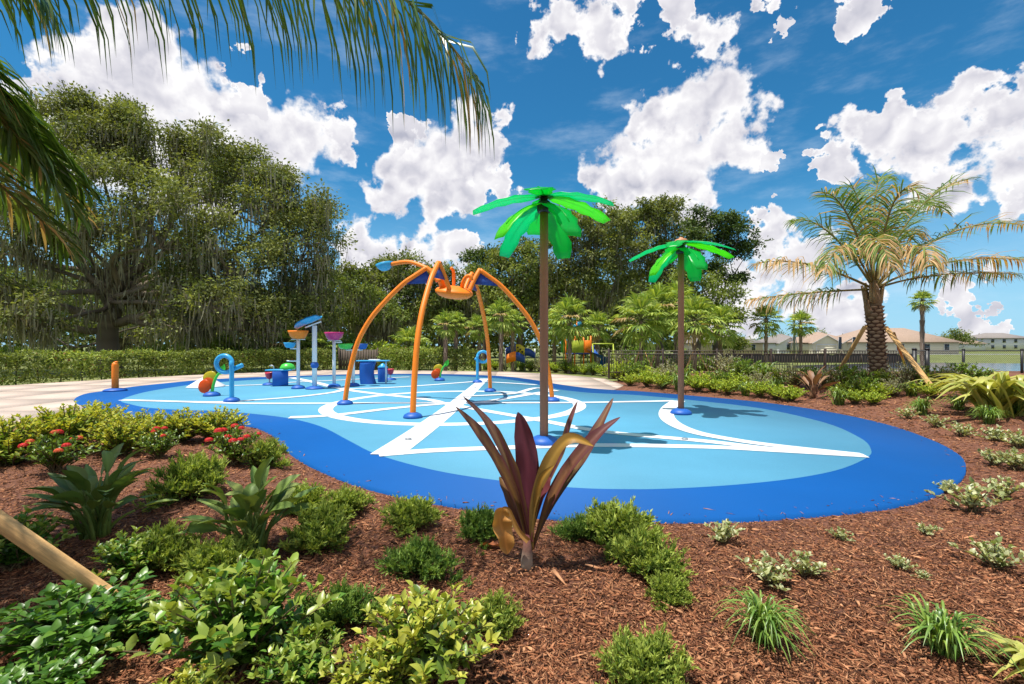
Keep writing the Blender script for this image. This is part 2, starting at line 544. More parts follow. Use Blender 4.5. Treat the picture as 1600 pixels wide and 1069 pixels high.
def g_ribbon(G, P, W, up, fold=0.2, col0=(0.1, 0.2, 0.05), col1=None, edge=None, wave=0.0, seed=0, across=2):
    """a leaf blade along P, half widths W, folded along its midrib, with a wavy margin"""
    P = np.asarray(P, float); W = np.asarray(W, float); n = len(P)
    T = unit(np.gradient(P, axis=0))
    up = np.asarray(up, float)
    if up.ndim == 1: up = np.tile(up, (n, 1))
    S = unit(np.cross(T, up)); N = np.cross(S, T)
    us = np.linspace(-1, 1, 2 * across + 1)
    t = np.linspace(0, 1, n)[:, None]
    wv = wave * np.sin(t * 17 + seed + us[None, :] * 1.5) * np.abs(us)[None, :]
    off = (fold * np.abs(us)[None, :] + wv)
    V = P[:, None] + S[:, None] * (us[None, :] * W[:, None])[..., None] + N[:, None] * (off * W[:, None])[..., None]
    k = len(us)
    i = np.arange(n - 1)[:, None] * k; j = np.arange(k - 1)[None, :]
    Fq = np.stack([i + j, i + j + 1, i + k + j + 1, i + k + j], -1).reshape(-1, 4)
    c0 = np.asarray(col0, float); c1 = c0 if col1 is None else np.asarray(col1, float)
    C = c0[None, None] * (1 - t[..., None]) + c1[None, None] * t[..., None] + np.zeros((n, k, 1))
    if edge is not None:
        e = (np.abs(us) ** 2)[None, :, None]
        C = C * (1 - e) + np.asarray(edge, float) * e
    C[:, across] *= 1.25
    G.add(V.reshape(-1, 3), Fq, C.reshape(-1, 3))
    return G

LEAF4 = (np.array([[0, 0, 0], [0.5, 0.45, 0.07], [0, 1, -0.08], [-0.5, 0.45, 0.07]]), [np.array([[0, 1, 2, 3]])])
LEAF8 = (np.array([[0, 0, 0], [.5, .34, .07], [-.5, .34, .07], [0, .38, -.02], [.36, .70, .03], [-.36, .70, .03], [0, .72, -.07], [0, 1, -.2]]),
         [np.array([[0, 1, 3], [0, 3, 2], [4, 7, 6], [6, 7, 5]]), np.array([[1, 4, 6, 3], [3, 6, 5, 2]])])

def g_leaves(G, P, D, U, L, W, tmpl, C):
    n = len(P)
    D = unit(D); S = unit(np.cross(D, U)); N = np.cross(S, D)
    L = np.broadcast_to(np.asarray(L, float), (n,))[:, None, None]; W = np.broadcast_to(np.asarray(W, float), (n,))[:, None, None]
    t, fs = tmpl
    V = P[:, None] + S[:, None] * (t[None, :, 0:1] * W) + D[:, None] * (t[None, :, 1:2] * L) + N[:, None] * (t[None, :, 2:3] * L)
    k = len(t)
    b = (np.arange(n) * k)[:, None, None]
    G.add(V.reshape(-1, 3), [(f[None] + b).reshape(-1, f.shape[1]) for f in fs], np.repeat(C, k, axis=0))
    return G

def pal(rs, n, cols, jit=0.12):
    cols = np.asarray(cols, float)
    t = rs.random(n) * (len(cols) - 1)
    i = np.minimum(t.astype(int), len(cols) - 2); f = (t - i)[:, None]
    return np.clip((cols[i] * (1 - f) + cols[i + 1] * f) * (1 + jit * rs.standard_normal((n, 1))), 0.003, 0.95)

def sph(rs, n):
    v = rs.standard_normal((n, 3))
    return unit(v)

def bez(a, b, c, n=10):
    t = np.linspace(0, 1, n)[:, None]
    a, b, c = (np.asarray(x, float) for x in (a, b, c))
    return a * (1 - t) ** 2 + 2 * b * t * (1 - t) + c * t * t

def catmull(P, n=8, closed=False):
    P = np.asarray(P, float); m = len(P); out = []
    t = np.linspace(0, 1, n, endpoint=False)[:, None]
    for i in range(m if closed else m - 1):
        if closed:
            p0, p1, p2, p3 = P[(i - 1) % m], P[i], P[(i + 1) % m], P[(i + 2) % m]
        else:
            p0, p1, p2, p3 = P[max(i - 1, 0)], P[i], P[i + 1], P[min(i + 2, m - 1)]
        out.append(0.5 * (2 * p1 + (p2 - p0) * t + (2 * p0 - 5 * p1 + 4 * p2 - p3) * t * t + (3 * p1 - p0 - 3 * p2 + p3) * t ** 3))
    out = np.concatenate(out)
    return out if closed else np.concatenate([out, P[-1:]])

def gpt(px, py, z=0.0):
    """where the ground of height z shows at that pixel of the photograph"""
    d = F_PX * (CAM_H - z) / (py - HZ)
    return np.array([(px - CX) / F_PX * d, d, z])
def wpt(px, py, d):
    return np.array([(px - CX) / F_PX * d, d, CAM_H - (py - HZ) / F_PX * d])

ORD = 'first second third fourth fifth sixth seventh eighth ninth tenth eleventh twelfth thirteenth fourteenth fifteenth sixteenth seventeenth eighteenth nineteenth twentieth twenty-first twenty-second twenty-third twenty-fourth twenty-fifth twenty-sixth twenty-seventh twenty-eighth twenty-ninth thirtieth'.split()
# ================================================================== THE SETTING: pad, deck, mulch, lawn
outer_px = [(116,627),(131,616),(165,610.5),(210,604),(257,599),(310,594),(362,591),(427,588.5),(490,586.5),(560,584.8),(640,584.2),(710,585),(780,587.5),
 (830,593),(870,600),(915,606),(960,609.5),(1000,611.5),(1095,619.5),(1190,628.5),(1286,642),(1381,662),(1452,686),(1495,708),(1509,727),(1500,747),
 (1457,772),(1400,786),(1333,795),(1190,806),(1095,809),(1000,809),(930,808),(860,804),(763,793),(697,784),(610,767),(544,749),(500,731),(468,715),(444,697),
 (425,677),(394,664),(340,658),(280,654),(210,650),(155,642)]
inner_px = [(189,625.5),(218,615),(257,607.5),(310,600),(362,596),(427,591.8),(490,588.8),(560,586.9),(640,586.6),(710,587.8),(780,591.5),(830,599),(870,608),
 (915,613.5),(960,616),(1000,618),(1095,627),(1190,638.6),(1286,660),(1343,684),(1361,703),(1353,716),(1310,734),(1238,748),(1143,758),(1048,763.5),(980,764.5),
 (895,762),(780,751),(675,734),(588,709.6),(544,688),(500,666),(448,653),(378,645),(336,642),(270,640),(231,637),(205,632)]
pad_out = catmull([gpt(*p)[:2] for p in outer_px], 5, True)
pad_in = catmull([gpt(*p)[:2] for p in inner_px], 5, True)

deck_poly = np.array([gpt(*p)[:2] for p in [(-500,716),(-200,690),(0,671),(70,650),(118,640),(150,634),(400,622),(900,622),(962,607),(975,601),(945,591),(880,585),(800,580.5),
 (640,578.5),(560,578),(500,578),(400,581.5),(300,585.5),(200,590.5),(100,596),(0,602),(-300,620),(-700,645)]])

def seg_dist(P, poly):
    A = poly; B = np.roll(poly, -1, 0)
    best = np.full(len(P), 1e9); inside = np.zeros(len(P), bool)
    for a, b in zip(A, B):
        ab = b - a
        t = np.clip(((P - a) @ ab) / (ab @ ab + 1e-12), 0, 1)
        best = np.minimum(best, np.hypot(*(P - (a + t[:, None] * ab)).T))
        if a[1] != b[1]:
            cross = ((a[1] > P[:, 1]) != (b[1] > P[:, 1])) & (P[:, 0] < (b[0] - a[0]) * (P[:, 1] - a[1]) / (b[1] - a[1]) + a[0])
            inside ^= cross
    return np.where(inside, -best, best)

def sstep(a, b, x):
    t = np.clip((x - a) / (b - a), 0, 1)
    return t * t * (3 - 2 * t)

BX0, BX1, BY0, BY1 = -17.0, 33.0, -2.5, 21.6
GROUND_Z = -0.30
pad_coarse = pad_out[::2]
def tz(x, y):
    x = np.atleast_1d(np.asarray(x, float)); y = np.atleast_1d(np.asarray(y, float))
    P = np.stack([x, y], 1)
    s = seg_dist(P, pad_coarse); sd = seg_dist(P, deck_poly)
    m = np.minimum(s, sd)
    z = -0.055 + 0.06 * sstep(0.05, 0.9, m)
    z += 0.40 * sstep(0.6, 6.0, s) * sstep(4.5, 10.0, x) * sstep(3.0, 9.0, y)
    z += 0.16 * sstep(0.3, 3.0, m) * sstep(-1.0, 4.0, x) * sstep(13.0, 17.0, y) * (1 - sstep(5.0, 10.0, x))
    z += sstep(0.1, 0.6, m) * (0.022 * np.sin(x * 2.3 + 1.3 * np.sin(y * 1.7)) * np.sin(y * 2.9 + x) + 0.012 * np.sin(x * 6.1 + y * 3.3) * np.sin(y * 7.3 - x * 2))
    z = np.where(m < -0.3, -0.16, z)
    out = (x < BX0) | (x > BX1) | (y > BY1)
    return np.where(out, GROUND_Z, z)
def tz1(x, y):
    return float(tz(x, y)[0])
def tpt(px, py):
    """where the modelled ground shows at that pixel"""
    z = 0.0
    for _ in range(12):
        p = gpt(px, py, z)
        z = 0.5 * z + 0.5 * tz1(p[0], p[1])
    p = gpt(px, py, z)
    p[2] = tz1(p[0], p[1])
    return p

# lawn reaching the horizon
G = Geo()
xs = np.array([-1500, -300, -60, -20, 20, 60, 300, 1500.0]); ys = np.array([-300, -20, 10, 30, 60, 150, 500, 2500.0])
X, Y = np.meshgrid(xs, ys)
V = np.stack([X.ravel(), Y.ravel(), np.full(X.size, GROUND_Z)], 1)
k = len(xs)
ii = (np.arange(len(ys) - 1)[:, None] * k + np.arange(k - 1)[None, :]).ravel()
G.add(V, np.stack([ii, ii + 1, ii + k + 1, ii + k], 1))
tag(G.build('ground', 'dry_lawn'), kind='structure')

# mulch bed, mounded away from the pad
G = Geo()
xs = np.unique(np.concatenate([np.arange(BX0, -8, 0.3), np.arange(-8, 9, 0.11), np.arange(9, BX1 + 0.1, 0.3)]))
ys = np.unique(np.concatenate([np.arange(BY0, 8.5, 0.11), np.arange(8.5, BY1 + 0.1, 0.25)]))
X, Y = np.meshgrid(xs, ys)
Z = tz(X.ravel(), Y.ravel())
edge = (X.ravel() >= xs[-1] - 1e-6) | (X.ravel() <= xs[0] + 1e-6) | (Y.ravel() >= ys[-1] - 1e-6) | (Y.ravel() <= ys[0] + 1e-6)
Z = np.where(edge, GROUND_Z - 0.1, Z)
k = len(xs)
ii = (np.arange(len(ys) - 1)[:, None] * k + np.arange(k - 1)[None, :]).ravel()
cx = X.ravel()[ii]; cy = Y.ravel()[ii]
deep = np.minimum.reduce([Z[ii], Z[ii + 1], Z[ii + k], Z[ii + k + 1]]) > -0.159
keep = deep | (np.maximum.reduce([Z[ii], Z[ii + 1], Z[ii + k], Z[ii + k + 1]]) > -0.159)
ii = ii[keep]
G.add(np.stack([X.ravel(), Y.ravel(), Z], 1), np.stack([ii, ii + 1, ii + k + 1, ii + k], 1))
tag(G.build('mulch_bed', 'mulch', smooth=True), kind='structure')

# loose shreds of bark mulch
rs = np.random.default_rng(11)
n = 270000
d = 1.5 / (1 - rs.random(n) * (1 - 1.5 / 17.5)) - 1.5 * (rs.random(n) < 0.12)
x = (np.abs(d) + 1.6) * rs.uniform(-1.2, 1.2, n)
P2 = np.stack([x, d], 1)
m = np.minimum(seg_dist(P2, pad_coarse), seg_dist(P2, deck_poly))
ok = ((m > 0.0) | ((m > -0.22) & (d < 9.5) & (rs.random(n) < 0.10 * np.exp(m / 0.07)))) & (x > BX0 + 0.3) & (d > BY0 + 0.3)
x, d, m = x[ok], d[ok], m[ok]
n = len(x)
z = np.where(m > 0, tz(x, d) + rs.uniform(0.0, 0.014, n), 0.004)
az = rs.uniform(0, 2 * math.pi, n) + 0.5 * np.sin(x * 3 + d * 2); tilt = rs.normal(0, 0.28, n)
L = (rs.gamma(2.2, 0.019, n) + 0.012) * np.clip(d / 5, 1, 2.2); W = rs.uniform(0.0022, 0.007, n) * np.clip(d / 5, 1, 2.5) * (1 + (rs.random(n) < 0.06) * 1.6)
D = np.stack([np.cos(az) * np.cos(tilt), np.sin(az) * np.cos(tilt), np.sin(tilt)], 1)
S = unit(np.cross(D, np.array([0, 0, 1.0]) + 0.5 * rs.standard_normal((n, 3)))); N = np.cross(S, D)
P = np.stack([x, d, z], 1)
V = np.stack([P - D * L[:, None] / 2 + S * W[:, None] * 0.6, P - D * L[:, None] * 0.45 - S * W[:, None], P + D * L[:, None] / 2, P + N * W[:, None] * 0.9 + D * L[:, None] * 0.05], 1)
b = (np.arange(n) * 4)[:, None, None]
T4 = np.array([[0, 2, 1], [0, 3, 2], [2, 3, 1], [1, 3, 0]])
C = pal(rs, n, [(0.04, 0.018, 0.011), (0.17, 0.064, 0.030), (0.34, 0.135, 0.06), (0.48, 0.24, 0.12), (0.25, 0.09, 0.042)], 0.2)
G = Geo()
G.add(V.reshape(-1, 3), (T4[None] + b).reshape(-1, 3), np.repeat(C, 4, 0))
tag(G.build('mulch_shreds', 'chips'), 'loose red-brown shredded bark mulch strewn over the planting beds', 'mulch', kind='stuff')

# ---- concrete deck: cast slabs between control joints
def clip_cell(poly, x0, x1, y0, y1):
    def half(pts, ax, lim, sgn):
        out = []
        for i in range(len(pts)):
            a, b = pts[i], pts[(i + 1) % len(pts)]
            ia, ib = sgn * (a[ax] - lim) >= 0, sgn * (b[ax] - lim) >= 0
            if ia: out.append(a)
            if ia != ib:
                t = (lim - a[ax]) / (b[ax] - a[ax])
                out.append(a + t * (b - a))
        return out
    pts = [np.array(p) for p in poly]
    for ax, lim, sgn in ((0, x0, 1), (0, x1, -1), (1, y0, 1), (1, y1, -1)):
        if len(pts) < 3: return []
        pts = half(pts, ax, lim, sgn)
    res = []
    for p in pts:
        if not res or np.linalg.norm(p - res[-1]) > 1e-3: res.append(p)
    if len(res) > 2 and np.linalg.norm(res[0] - res[-1]) < 1e-3: res.pop()
    return res

def poly_area(p):
    p = np.asarray(p); q = np.roll(p, -1, 0)
    return 0.5 * np.sum(p[:, 0] * q[:, 1] - q[:, 0] * p[:, 1])

def prism(G, pts, z0, z1, col=(0.5, 0.5, 0.5)):
    p = np.asarray(pts, float)
    if poly_area(p) < 0: p = p[::-1]
    n = len(p)
    V = np.concatenate([np.c_[p, np.full(n, z0)], np.c_[p, np.full(n, z1)]])
    i = np.arange(n); j = (i + 1) % n
    G.add(V, [np.stack([i, j, n + j, n + i], 1), (n + i)[None, :]], col)

deck = tag(thing('concrete_deck', None, None), kind='structure')
bedG = Geo(); prism(bedG, deck_poly, -0.14, -0.055)
bedG.build('slab_bed', 'concrete_bed', deck)
CELL, GAP = 2.44, 0.008
x_lo, y_lo = deck_poly.min(0); x_hi, y_hi = deck_poly.max(0)
tilt_a = 0.0
for ix in range(int((x_hi - x_lo) / CELL) + 1):
    for iy in range(int((y_hi - y_lo) / CELL) + 1):
        x0, y0 = x_lo + ix * CELL, y_lo + iy * CELL
        pts = clip_cell(deck_poly, x0 + GAP, x0 + CELL - GAP, y0 + GAP, y0 + CELL - GAP)
        if len(pts) < 3 or abs(poly_area(pts)) < 0.02: continue
        c = np.mean(pts, 0)
        sdp = seg_dist(np.array([p for p in pts]), pad_coarse)
        if sdp.max() < -0.2: continue                         # lies wholly under the rubber pad
        G = Geo(); prism(G, pts, -0.06, -0.020 - 0.002 * rs.random())
        G.build('slab', 'concrete', deck)

# ---- rubber splash pad with its painted lines
pad = tag(thing('splash_pad', None, None), kind='structure')
G = Geo(); prism(G, pad_out, -0.11, 0.0)
o = G.build('border_surface', 'rubber_blue', pad)
o['label'] = 'royal blue rubber border of the splash pad'
G = Geo(); prism(G, pad_in, -0.002, 0.004)
o = G.build('inner_surface', 'rubber_light', pad)
o['label'] = 'light blue rubber middle of the splash pad'

LZ = [0.008]
def line_px(pts, w0, w1=None, sub=8):
    w1 = w0 if w1 is None else w1
    P = catmull(np.array([gpt(*p)[:2] for p in pts]), sub)
    T = unit(np.gradient(P, axis=0)); S = np.stack([-T[:, 1], T[:, 0]], 1)
    w = np.linspace(w0, w1, len(P))[:, None] / 2
    A, B = P + S * w, P - S * w
    n = len(P)
    G = Geo()
    V = np.concatenate([np.c_[A, np.full(n, LZ[0])], np.c_[B, np.full(n, LZ[0])]])
    i = np.arange(n - 1)
    G.add(V, np.stack([i, n + i, n + i + 1, i + 1], 1))
    G.build('painted_line', 'rubber_white', pad)
    LZ[0] += 0.0012
def ring_w(c, ro, ri, n=96):
    a = np.arange(n) * 2 * math.pi / n
    G = Geo()
    V = np.concatenate([np.stack([c[0] + ro * np.cos(a), c[1] + ro * np.sin(a), np.full(n, LZ[0])], 1), np.stack([c[0] + 0.0 + ri * np.cos(a), c[1] + ri * np.sin(a), np.full(n, LZ[0])], 1)])
    i = np.arange(n); j = (i + 1) % n
    G.add(V, np.stack([n + i, i, j, n + j], 1))
    G.build('painted_ring', 'rubber_white', pad)
    LZ[0] += 0.0012
RING_C = np.array([-1.52, 12.55])
ring_w(RING_C, 3.52, 3.18)
line_px([(604,711),(660,672),(706,637),(735,612),(757,592)], 0.50, 0.42)
line_px([(592,711),(680,704.5),(801,700),(932,696.5),(1100,699),(1200,704),(1353,713)], 0.27, 0.24)
line_px([(551,611),(596,616.7),(666,624.5),(706,633),(842,657),(938,674.5),(1100,690),(1200,701.5),(1340,712)], 0.30, 0.24)
line_px([(1060,627),(1046,637),(1041,649),(1052,662),(1085,676),(1143,687.5),(1214,697.5),(1345,711.5)], 0.38, 0.22)
line_px([(452,653),(500,651),(540,647.5),(620,638),(700,631),(752,629),(834,615.6),(862,611)], 0.30, 0.28)
line_px([(191,626),(260,627.5),(330,630),(400,631),(500,630.8),(666,630),(800,630),(918,629.5),(1054,627)], 0.22, 0.26)
line_px([(191,625.6),(330,629),(400,625.5),(470,620),(520,613.8),(545,608.5),(602,606.4),(666,602.5),(745,596.5)], 0.26, 0.26)
line_px([(456,590.6),(490,597.5),(520,605),(551,611)], 0.34, 0.30)
line_px([(310,604),(400,602),(460,597.7),(520,595),(570,592.5),(640,589.5)], 0.26, 0.26)
line_px([(756,597),(800,599.5),(838,602)], 0.26, 0.24)
line_px([(722,620),(800,616),(838,607),(870,612)], 0.24, 0.24)
# flush ground nozzles let into the rubber
def floor_fitting(px, py, r, name, mat):
    p = gpt(px, py); G = Geo()
    g_lathe(G, [(r, 0.0), (r, 0.034), (r * 0.9, 0.037), (r * 0.35, 0.037), (r * 0.3, 0.034), (0.005, 0.034)], (p[0], p[1], 0.0), 16)
    G.build(name, mat, pad)
for px, py in ((638,688),(1070,688),(742,607),(905,683)):
    floor_fitting(px, py, 0.055, 'ground_nozzle', 'grey_metal')
# ================================================================== SPLASH FEATURES
def dome(parent, x, y, r=0.2, h=0.11, mat='blue_paint', name='base_cover'):
    G = Geo()
    g_lathe(G, [(r, 0.0), (r, h * 0.25), (r * 0.86, h * 0.62), (r * 0.55, h * 0.92), (r * 0.3, h), (0.01, h)], (x, y, 0.0), 20)
    return G.build(name, mat, parent, True)

# ---- the spider
sp_c = np.array([-1.57, 12.35])
spider = thing('spider_sprayer', 'giant orange four-legged spider arching over the ringed centre of the splash pad', 'spray feature', (sp_c[0], sp_c[1], 0.012))
bases = [gpt(539, 632), gpt(645, 653), gpt(766, 612), gpt(863, 627)]
knees = [wpt(666, 420, 12.35), wpt(685, 411.5, 11.65), np.array([-1.16, 13.2, 3.66]), wpt(750, 423, 12.7)]
bodyc = np.array([sp_c[0], sp_c[1], 3.02])
feet_in = [wpt(684, 440, 12.3), wpt(704, 458, 12.0), np.array([-1.35, 12.75, 3.08]), wpt(733, 456, 12.45)]
prof = np.array([(0, 1), (.14, .945), (.29, .883), (.51, .753), (.69, .623), (.84, .458), (.93, .268), (.98, .103), (1, 0)])
o3 = np.array([sp_c[0], sp_c[1], 0.0])
for b, kn, fi in zip(bases, knees, feet_in):
    outer = np.array([[kn[0] + (b[0] - kn[0]) * h, kn[1] + (b[1] - kn[1]) * h, kn[2] * v] for h, v in prof])
    outer = catmull(outer, 4)
    G = Geo()
    g_tube(G, outer - o3, 0.066, 12)
    leg = G.build('leg', 'orange_paint', spider, True)
    G = Geo()
    g_tube(G, catmull([kn + (0, 0, 0.02), kn * 0.55 + fi * 0.45 + (0, 0, 0.05), fi], 5) - o3, 0.062, 12)
    G.build('upper_leg', 'orange_paint', leg, True)
    dv = unit(np.array([b[0] - kn[0], b[1] - kn[1], 0]))
    G = Geo(); c = kn - o3
    q = outer[np.argmin(np.abs(outer[:, 2] - (kn[2] - 0.42)))] - o3
    inn = (fi - o3) * 0.62 + (kn - o3) * 0.38
    inn = np.array([inn[0], inn[1], q[2] + 0.02])
    sd = np.array([-dv[1], dv[0], 0]) * 0.012
    V = np.array([c - (0, 0, .06) + sd, q + sd, inn + sd, c - (0, 0, .06) - sd, q - sd, inn - sd])
    G.add(V, [np.array([[0, 1, 2], [5, 4, 3]]), np.array([[0, 3, 4, 1], [1, 4, 5, 2], [2, 5, 3, 0]])])
    G.build('web_panel', 'navy_panel', leg)
    d_ = dome(spider, b[0] - o3[0], b[1] - o3[1], 0.21, 0.11)
G = Geo()   # saucer body, tipped towards the viewer's side
rt = np.array(Matrix.Rotation(R(7), 3, 'Y') @ Matrix.Rotation(R(10), 3, 'X'))
g_lathe(G, [(0.01, -0.17), (0.22, -0.16), (0.40, -0.11), (0.50, -0.03), (0.52, 0.03), (0.48, 0.08), (0.36, 0.14), (0.18, 0.18), (0.01, 0.19)], bodyc - o3, 28, rot=rt)
G.build('body', 'orange_paint', spider, True)
def sp_part(name, pts, r, mat='orange_paint'):
    G = Geo(); g_tube(G, catmull(np.array(pts), 5) - o3, r, 12)
    return G.build(name, mat, spider, True)
sp_part('eye_tube', [wpt(693, 451, 12.2), wpt(690, 441, 12.1), wpt(687, 436, 12.0)], 0.10)
sp_part('feeler', [wpt(709, 452, 12.5), wpt(709, 432, 12.5), wpt(708, 423, 12.45), wpt(704.5, 419.5, 12.4)], 0.045)
sp_part('fang', [wpt(722, 452, 12.3), wpt(723, 443, 12.2), wpt(728, 434, 12.15), wpt(735, 432, 12.1), wpt(737, 439, 12.1)], 0.05)
arm = sp_part('raised_arm', [wpt(690, 440, 12.6), wpt(677, 426, 12.9), wpt(656, 415, 13.1), wpt(636, 410, 13.3), wpt(612, 413.5, 13.5)], 0.06)
G = Geo()   # blue scoop on the arm's end
pc = wpt(601, 415.5, 13.55) - o3
g_lathe(G, [(0.01, -0.16), (0.12, -0.14), (0.22, -0.05), (0.26, 0.06), (0.235, 0.06), (0.19, -0.03), (0.10, -0.10), (0.01, -0.11)], pc, 20,
        rot=np.array(Matrix.Rotation(R(-14), 3, 'Y')))
G.build('scoop', 'sky_blue_paint', spider, True)

# ---- two palm-tree sprayers with acrylic leaves
def palm_sprayer(px, py, ztop, label, seed, rz):
    b = gpt(px, py)
    t = thing('palm_sprayer', label, 'spray feature', (b[0], b[1], 0.012), 'acrylic palm sprayers on the splash pad')
    r_ = random.Random(seed)
    G = Geo(); g_tube(G, [(0, 0, 0), (0, 0, 1.4), (0, 0, 2.8), (0, 0, ztop - 0.16)], 0.069, 20); G.build('post', 'post_brown', t, True)
    G = Geo(); g_lathe(G, [(0.1, -0.30), (0.115, -0.27), (0.115, -0.16), (0.09, -0.12), (0.06, -0.11), (0.06, -0.02)], (0, 0, ztop), 18); G.build('collar', 'black_metal', t, True)
    G = Geo(); g_lathe(G, [(0.05, -0.03), (0.15, -0.03), (0.155, 0.0), (0.12, 0.035), (0.05, 0.05), (0.045, 0.08), (0.01, 0.09)], (0, 0, ztop), 18); G.build('cap', 'hub_tan', t, True)
    dome(t, 0, 0, 0.24, 0.12)
    for i in range(9):
        tier = i % 2
        az = rz + i * 2 * math.pi / 9 + r_.uniform(-0.09, 0.09)
        Lf = 1.12 + r_.uniform(-0.05, 0.06) - 0.05 * tier
        el = R(-2 - 16 * tier + r_.uniform(-3, 3)); dr = R(28 + 22 * tier)
        n = 9; p = np.array([0.08 * math.cos(az), 0.08 * math.sin(az), ztop - 0.05 - 0.13 * tier]); pts = []
        for k in range(n):
            pts.append(p.copy())
            e_ = el - dr * (k / (n - 1)) ** 0.9
            p = p + Lf / (n - 1) * np.array([math.cos(az) * math.cos(e_), math.sin(az) * math.cos(e_), math.sin(e_)])
        pts = np.array(pts)
        W = np.array([0.05, 0.16, 0.215, 0.235, 0.235, 0.22, 0.205, 0.175, 0.12])
        T = unit(np.gradient(pts, axis=0)); S = np.tile([-math.sin(az), math.cos(az), 0.0], (n, 1)); N = np.cross(T, S) * -1
        us = np.array([-1, -0.5, 0, 0.5, 1.0])
        Wm = W[:, None] * us[None, :]
        Wm[[3, 5], 0] *= 0.74; Wm[[2, 4, 6], 4] *= 0.76                       # notched margins
        drop = -0.07 * np.abs(us)[None, :] * W[:, None]
        top = pts[:, None] + S[:, None] * Wm[..., None] + N[:, None] * drop[..., None] * -1
        bot = top - N[:, None] * 0.008
        kk = 5
        ii = (np.arange(n - 1)[:, None] * kk + np.arange(kk - 1)[None, :]).ravel()
        q1 = np.stack([ii, ii + 1, ii + kk + 1, ii + kk], 1)
        q2 = q1[:, ::-1] + n * kk
        rim = [r * kk for r in range(n)], [r * kk + kk - 1 for r in range(n)]
        side = []
        for r in range(n - 1):
            a_, b_ = rim[0][r], rim[0][r + 1]; side.append([a_, b_, b_ + n * kk, a_ + n * kk])
            a_, b_ = rim[1][r], rim[1][r + 1]; side.append([b_, a_, a_ + n * kk, b_ + n * kk])
        for j in range(kk - 1):
            a_ = (n - 1) * kk + j; side.append([a_, a_ + 1, a_ + 1 + n * kk, a_ + n * kk])
            side.append([j + 1, j, j + n * kk, j + 1 + n * kk])
        G = Geo(); G.add(np.concatenate([top.reshape(-1, 3), bot.reshape(-1, 3)]), [np.concatenate([q1, q2]), np.array(side)])
        lf = G.build('leaf', ('acrylic_green', 'acrylic_teal', 'acrylic_green', 'acrylic_lime', 'acrylic_teal')[(i * 2 + seed) % 5], t)
        G = Geo(); g_tube(G, (pts - N * 0.014)[:7], np.linspace(0.012, 0.006, 7), 6); G.build('rib', 'acrylic_green', lf, True)
    return t
palm_sprayer(850, 693, 4.06, 'tall sprayer shaped like a palm tree, its acrylic leaves highest, behind the maroon ti plant', 3, 0.35)
palm_sprayer(1064, 647, 4.03, 'sprayer shaped like a palm tree rising from the end of a white hooked line', 8, 0.05)

# ---- orange bollard
b = gpt(180, 611)
t = thing('bollard_sprayer', 'short orange post sprayer with slanted cap on the rim beside the concrete deck', 'spray feature', (b[0], b[1], 0.012))
G = Geo(); g_tube(G, [(0, 0, 0), (0, 0, 0.5), (0, 0, 0.86), (0.005, 0, 0.93), (0.03, 0, 0.985)], [0.1, 0.1, 0.1, 0.096, 0.07], 20); G.build('post', 'orange_paint', t, True)
G = Geo(); g_lathe(G, [(0.055, 0), (0.055, 0.05), (0.04, 0.07), (0.01, 0.075)], (0.035, 0, 0.96), 14, rot=None); G.build('nozzle', 'orange_paint', t, True)
dome(t, 0, 0, 0.34, 0.09)

# ---- blue loop sprayers
def loop_sprayer(px, py, zc, rl, side, tail, label, sc=1.0):
    b = gpt(px, py)
    t = thing('loop_sprayer', label, 'spray feature', (b[0], b[1], 0.012), 'blue loop sprayers')
    pts = [(0, 0, 0), (0, 0, zc * 0.5), (0, 0, zc - 0.12), (0, -0.01, zc)]
    for a in np.linspace(0.35, 2 * math.pi - 0.75, 16):
        pts.append((side * rl - side * rl * math.cos(a), 0.02 + 0.016 * a, zc + rl * math.sin(a)))
    last = np.array(pts[-1])
    pts.append(tuple(last + (-side * 0.13, 0.02, 0.06))); 
    pts.append(tuple(last + (-side * (0.13 + tail), 0.03, 0.06 + tail * 0.45)))
    G = Geo(); g_tube(G, catmull(np.array(pts), 4), 0.062, 14); G.build('pipe', 'sky_blue_paint', t, True)
    dome(t, 0, 0, 0.21, 0.12)
    return t
loop_sprayer(362, 628, 1.06, 0.24, -1, 0.16, 'sky blue pipe sprayer curled into a loop, behind the yellow-green shrub')
loop_sprayer(746, 598, 1.10, 0.23, 1, 0.02, 'sky blue looped pipe sprayer at the far end of the broad white band')

# ---- flower sprayers
def flower_sprayer(px, py, label, s=1.0):
    b = gpt(px, py)
    t = thing('flower_sprayer', label, 'spray feature', (b[0], b[1], 0.012), 'flower sprayers with acrylic petals')
    G = Geo(); g_tube(G, catmull(np.array([(0, 0, 0), (0.02, 0, 0.2), (0.07, 0, 0.42), (0.16, 0, 0.62), (0.29, 0, 0.78)]) * s, 5), np.linspace(0.05, 0.035, 21) * s, 12)
    G.build('stem', 'green_paint', t, True)
    G = Geo(); P = catmull(np.array([(0.24, 0, 0.68), (0.36, 0, 0.86), (0.40, 0, 1.0)]) * s, 4)
    g_ribbon(G, P, np.array([0.03, 0.07, 0.1, 0.105, 0.1, 0.08, 0.05, 0.03, 0.01])[:len(P)] * s, (0, -1, 0.2), 0.25); G.build('leaf_blade', 'acrylic_leaf', t, True)
    for (cx, cz, rx, rz_, a, m, yy) in ((-0.09, 0.60, 0.23, 0.17, -24, 'acrylic_yellow', 0.03), (-0.20, 0.30, 0.20, 0.22, 20, 'acrylic_orange', -0.05), (-0.08, 0.40, 0.17, 0.2, -30, 'acrylic_orange', 0.0)):
        G = Geo()
        M = np.array(Matrix.Rotation(R(a), 3, 'Y')) @ np.diag([rx, 0.05, rz_])
        u = np.linspace(-math.pi / 2, math.pi / 2, 9)
        g_lathe(G, [(max(0.02, math.cos(v)), math.sin(v)) for v in u], np.array((cx, yy, cz)) * s, 22, rot=M * s)
        G.build('petal', m, t, True)
    dome(t, 0, 0, 0.24, 0.13)
